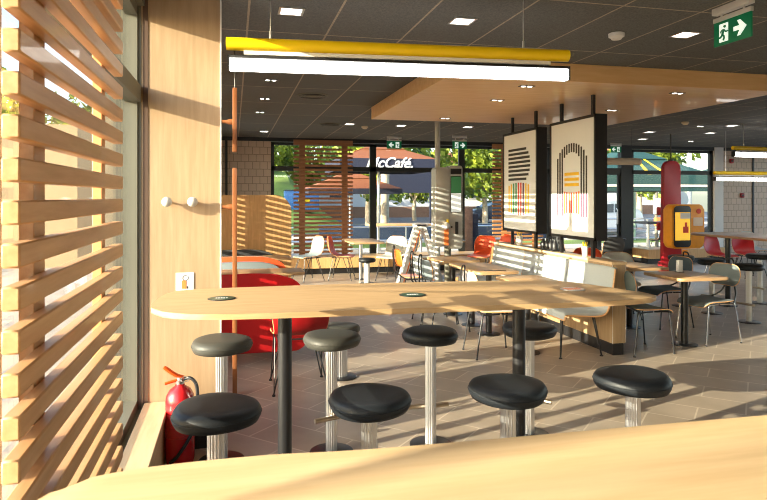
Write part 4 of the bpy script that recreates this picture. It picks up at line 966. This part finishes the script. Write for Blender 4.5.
# ------------------------------------------------------------------ outside: umbrellas, cars, bins, posts
def text_mesh(s, size, m, parent, loc, rot, ex=0.004):
    c = bpy.data.curves.new('lettering', 'FONT'); c.body = s; c.size = size; c.extrude = ex; c.align_x = 'CENTER'; c.shear = 0.35; c.offset = size * 0.018
    tmp = bpy.data.objects.new('tmp', c); C.objects.link(tmp); bpy.context.view_layer.update()
    me = bpy.data.meshes.new_from_object(tmp.evaluated_get(bpy.context.evaluated_depsgraph_get()))
    bpy.data.objects.remove(tmp); me.name = 'lettering'
    me.materials.clear(); me.materials.append(M[m])
    o = bpy.data.objects.new('lettering', me); C.objects.link(o); o.parent = parent; o.location = loc; o.rotation_euler = rot
    return o
def umbrella(label, x, y, w, d_, ze, za, topm, valm, vh=0.25, tier=True, wave=0.0, rz=0):
    t = thing('parasol', label, 'parasol', (x, y, GZ - 0.02), rz)
    bm = B(); n = 8
    def ring(f, z, sag=0):
        pts = []
        for (a, b) in ((-1, -1), (1, -1), (1, 1), (-1, 1)): pts.append(bm.verts.new((a * w / 2 * f, b * d_ / 2 * f, z)))
        return pts
    A = ring(1, ze); A2 = ring(0.42, ze + (za - ze) * 0.55)
    for i in range(4): bm.faces.new((A[i], A[(i + 1) % 4], A2[(i + 1) % 4], A2[i]))
    o = obj('canopy', bm, topm, t, smooth=False); o.modifiers.new('thickness', 'SOLIDIFY').thickness = 0.012
    bm = B(); A = ring(0.46, ze + (za - ze) * 0.56); ap = bm.verts.new((0, 0, za))
    for i in range(4): bm.faces.new((A[i], A[(i + 1) % 4], ap))
    o = obj('vent_cap', bm, topm, t, smooth=False); o.modifiers.new('thickness', 'SOLIDIFY').thickness = 0.012
    bm = B(); A = ring(1.002, ze); A2 = ring(1.0, ze - vh)
    for i in range(4): bm.faces.new((A[i], A[(i + 1) % 4], A2[(i + 1) % 4], A2[i]))
    v = obj('valance', bm, valm, t, smooth=False); v.modifiers.new('thickness', 'SOLIDIFY').thickness = 0.01
    bm = B(); tube(bm, [(0, 0, 0), (0, 0, za - 0.02)], 0.035, 12); lathe(bm, [(0, 0), (0.35, 0), (0.35, 0.06), (0, 0.08)], 24); obj('pole', bm, 'chrome', t)
    for a, b in ((-1, -1), (1, -1), (1, 1), (-1, 1)):
        bm = B(); tube(bm, [(0, 0, za - 0.1), (a * w / 2 * 0.98, b * d_ / 2 * 0.98, ze - 0.03)], 0.014, 6); obj('rib', bm, 'black', t)
    return t, v
u1, v1 = umbrella('terracotta umbrella with navy lettered valance outside the far window', 4.34, 18.6, 2.9, 2.9, 2.76, 3.36, 'brown', 'navy', 0.34)
text_mesh('McCaf\u00e9.', 0.42, 'white', v1, (-0.02, -1.475, 2.50), (PI / 2, 0, 0))
u2, v2 = umbrella('lower terracotta umbrella with scalloped sunlit roof, half behind the slatted screen', 4.0, 21.6, 3.2, 2.4, 1.95, 2.6, 'brown', 'navy', 0.18)
bm = B(); box(bm, 5.7, 24.5, 1.75, 8.0, 24.55, 2.7); box(bm, 5.75, 24.5, GZ, 5.83, 24.56, 1.75); box(bm, 7.9, 24.5, GZ, 7.98, 24.56, 1.75)
tag(obj('wind_screen', bm, 'navy', smooth=False), 'dark navy canvas wind screen hanging behind the lettered umbrella', 'wind screen')
u3, v3 = umbrella('dark green umbrella with yellow stripes outside the right window', 12.9, 18.4, 4.4, 3.2, 2.35, 3.35, 'dgreen', 'dgreen', 0.5)
for f in (0.12, 0.26):
    bm = B(); 
    a = Vector((2.2 * 0.42 * -0.2, -1.6 * 0.42, 2.35 + 1.0 * .55 + 0.012)); 
    p0 = Vector((f * 4.4 - 0.9, -1.6, 2.362)); p1 = Vector((f * 4.4 * 0.42 - 0.38, -1.6 * .42, 2.35 + .55 + 0.012))
    q = [bm.verts.new(p0), bm.verts.new(p0 + Vector((0.13, 0, 0))), bm.verts.new(p1 + Vector((0.06, 0, 0))), bm.verts.new(p1)]
    bm.faces.new(q); s_ = obj('stripe', bm, 'yellow', u3, smooth=False); s_.modifiers.new('thickness', 'SOLIDIFY').thickness = 0.008
bm = B(); box(bm, -2.2, -1.63, 1.98, 2.2, -1.61, 2.05); obj('cream_hem', bm, 'cream', u3, smooth=False)
u4, v4 = umbrella('second dark green umbrella farther right outside the window', 19.3, 21.0, 3.6, 3.0, 2.3, 3.0, 'dgreen', 'dgreen', 0.4)

def car(label, x, y, rz, paint, s=1.0):
    t = thing('car', label, 'car', (x, y, GZ - 0.03), rz)
    body = smooth_path([(-2.15, 0.35, 0), (-2.1, 0.75, 0), (-1.7, 0.92, 0), (-1.1, 1.0, 0), (-0.45, 1.42, 0), (0.9, 1.46, 0), (1.75, 1.05, 0), (2.1, 0.95, 0), (2.18, 0.5, 0), (2.1, 0.28, 0)], 4)
    bm = B(); prism(bm, [(p.x, p.y) for p in body] + [(2.0, 0.25), (-2.05, 0.25)], -0.85, 0.85, 0.09, 'XZ', 3); obj('body', bm, paint, t)
    for sy in (-1, 1):
        bm = B(); prism(bm, [(-0.95, 1.0), (-0.42, 1.34), (0.25, 1.38), (0.25, 1.0)], 0.851 * sy, 0.861 * sy, 0, 'XZ'); prism(bm, [(0.33, 1.0), (0.33, 1.38), (0.85, 1.37), (1.45, 1.05)], 0.851 * sy, 0.861 * sy, 0, 'XZ'); obj('side_window', bm, 'pane', t, smooth=False)
        for wx in (-1.35, 1.35):
            bm = B(); tube(bm, [(wx, 0.70 * sy, 0.32), (wx, 0.88 * sy, 0.32)], 0.32, 20); w = obj('wheel', bm, 'tyre', t)
            bm = B(); tube(bm, [(wx, 0.88 * sy, 0.32), (wx, 0.89 * sy, 0.32)], 0.19, 14); obj('hubcap', bm, 'chrome', w)
        bm = B(); box(bm, -2.17, sy * 0.55 - 0.15, 0.62, -2.05, sy * 0.55 + 0.15, 0.75, 0.02); obj('headlight', bm, 'white', t)
    t.scale = (s,) * 3
    return t
car('white car with small red mark parked beyond the right window', 15.6, 24.6, 0.25, 'carwhite')
bm = B(); box(bm, 3.0, 22.4, GZ - 0.1, 13, 22.7, 0.55, 0.03); tag(obj('low_wall', bm, 'cardark'), 'low dark slate wall along the street outside the far window', 'wall')
car('dark blue car on the street seen behind the kiosk', 17.0, 38, 0.0, 'cardark')
t = thing('waste_container', 'blue waste container with yellow stripe outside the left pane', 'container', (3.5, 33, 1.1))
bm = B(); box(bm, -0.9, -0.4, -0.3, 0.9, 0.4, 0.8, 0.04); obj('body', bm, 'blue', t)
bm = B(); box(bm, -0.2, -0.42, 0.15, 0.4, -0.405, 0.35); obj('stripe', bm, 'yellow', t, smooth=False)
bm = B(); box(bm, -0.93, -0.43, 0.8, 0.93, 0.43, 0.86, 0.02); obj('lid', bm, 'cardark', t)
def post(label, x, y, r, h, m, name='post'):
    bm = B(); cyl(bm, (0, 0), r, 0, h, 16); return tag(obj(name, bm, m, loc=(x, y, GZ)), label, 'post')
post('thick pale green lamp post outside, left of the crimson board', 14.6, 19.9 + 0.6, 0.13, 6, 'pole_green')
post('thin white post outside left of the tiled wall', 17.2, 20.6, 0.09, 5, 'alu')
t = post('slim steel post with a grey box outside the right window', 12.9, 16.9, 0.05, 2.0, 'greyframe')
bm = B(); box(bm, -0.13, -0.13, 1.1, 0.13, 0.0, 1.6, 0.02); obj('meter_box', bm, 'kiosk', t); bm = B(); box(bm, -0.1, -0.12, 0.75, 0.1, 0.0, 1.0, 0.02); obj('orange_box', bm, 'inkorange', t)
t = thing('round_sign', 'round grey traffic sign on a post behind the orange console', 'sign', (15.9, 19.5, GZ))
bm = B(); cyl(bm, (0, 0), 0.03, 0, 1.8, 10); obj('post', bm, 'alu', t)
bm = B(); tube(bm, [(0, -0.05, 1.55), (0, -0.03, 1.55)], 0.3, 28); obj('disc', bm, 'kiosk', t)
t = thing('planter', 'tall brown square planter outside behind the orange chairs', 'planter', (6.05, 15.6, GZ))
bm = B(); box(bm, -0.12, -0.12, 0, 0.14, 0.12, 1.35, 0.01); obj('box', bm, 'brownfence', t)
bm = B(); box(bm, 0.145, -0.1, 0, 0.3, 0.1, 1.2, 0.01); obj('side_box', bm, 'navy', t)
# terrace furniture and railing
def rail(label, x0, x1, y, zs, nm='railing'):
    t = thing(nm, label, 'railing', (x0, y, GZ)); L = x1 - x0
    for z in zs:
        bm = B(); tube(bm, [(0, 0, z), (L, 0, z)], 0.022, 8); obj('rail', bm, 'chrome', t)
    k = max(2, int(L / 1.5) + 1)
    for i in range(k):
        bm = B(); tube(bm, [(L * i / (k - 1), 0, 0), (L * i / (k - 1), 0, zs[-1])], 0.025, 8); obj('baluster', bm, 'chrome', t)
rail('steel terrace railing outside the right window', 11.0, 16.4, 17.2, (0.35, 0.65, 0.95))
rail('steel terrace railing outside the left far window', 1.6, 8.5, 18.0, (0.35, 0.75))
def picnic(label, x, y, m):
    t = thing('terrace_table', label, 'table', (x, y, GZ))
    bm = B(); box(bm, -0.9, -0.35, 0.86, 0.9, 0.35, 0.92, 0.01); obj('tabletop', bm, m, t)
    for lx in (-0.6, 0.6):
        bm = B(); cyl(bm, (lx, 0), 0.035, 0, 0.86, 12); obj('leg', bm, 'chrome', t)
picnic('high terrace table under the lettered umbrella', 4.4, 16.3, 'tabletop')
picnic('dark terrace table outside the right window', 12.4, 15.8, 'blackplastic')
for x, y, l in ((11.7, 15.2, 'dark terrace chair outside the right window, left one'), (13.1, 15.2, 'dark terrace chair outside the right window, right one'),):
    schair(x, y, 0.2, l, 'grey_dark').location.z = GZ - 0.02 + 0.0

# ------------------------------------------------------------------ light
w = bpy.data.worlds.new('World'); SC.world = w; w.use_nodes = True
nt = w.node_tree; bg = nt.nodes['Background']
sky = nt.nodes.new('ShaderNodeTexSky'); sky.sky_type = 'NISHITA'; sky.sun_disc = False
sky.sun_elevation = math.radians(22); sky.sun_rotation = math.radians(72.5 + 180)
sky.air_density = 1.0; sky.dust_density = 2.0; sky.ozone_density = 0.8
nt.links.new(sky.outputs['Color'], bg.inputs['Color']); bg.inputs['Strength'].default_value = 0.55
sd = bpy.data.lights.new('sun', 'SUN'); sd.energy = 13.0; sd.angle = math.radians(0.2); sd.color = (1.0, 0.86, 0.66)
so = bpy.data.objects.new('sun', sd); C.objects.link(so)
az = math.radians(72.5); dirv = Vector((math.sin(az), math.cos(az), -0.238))
so.rotation_euler = dirv.to_track_quat('-Z', 'Y').to_euler(); so.location = (-8, -4, 6)
def area(x, y, z, sx, sy, e, col=(1.0, 0.90, 0.78)):
    l = bpy.data.lights.new('ceiling_lamp_glow', 'AREA'); l.shape = 'RECTANGLE'; l.size = sx; l.size_y = sy; l.energy = e; l.color = col
    o = bpy.data.objects.new('ceiling_lamp_glow', l); C.objects.link(o); o.location = (x, y, z); return o

# ------------------------------------------------------------------ camera
cd = bpy.data.cameras.new('camera'); cd.sensor_width = 36; cd.lens = 620 / 767 * 36; cd.shift_y = -53 / 767
cd.clip_start = 0.05; cd.clip_end = 300
cd.dof.use_dof = True; cd.dof.focus_distance = 4.6; cd.dof.aperture_fstop = 8.0
co = bpy.data.objects.new('camera', cd); C.objects.link(co)
co.location = (0, 0, 1.58); co.rotation_euler = (PI / 2, 0, -math.radians(13.6)); SC.camera = co
SC.view_settings.view_transform = 'Standard'; SC.view_settings.look = 'None'; SC.view_settings.gamma = 1
SC.view_settings.exposure = 0.40; SC.view_settings.use_curve_mapping = False
SC.cycles.filter_width = 1.05; SC.cycles.use_denoising = True; SC.cycles.max_bounces = 10; SC.cycles.diffuse_bounces = 6; SC.cycles.transparent_max_bounces = 16
SC.cycles.sample_clamp_indirect = 8; SC.cycles.caustics_reflective = False; SC.cycles.caustics_refractive = False
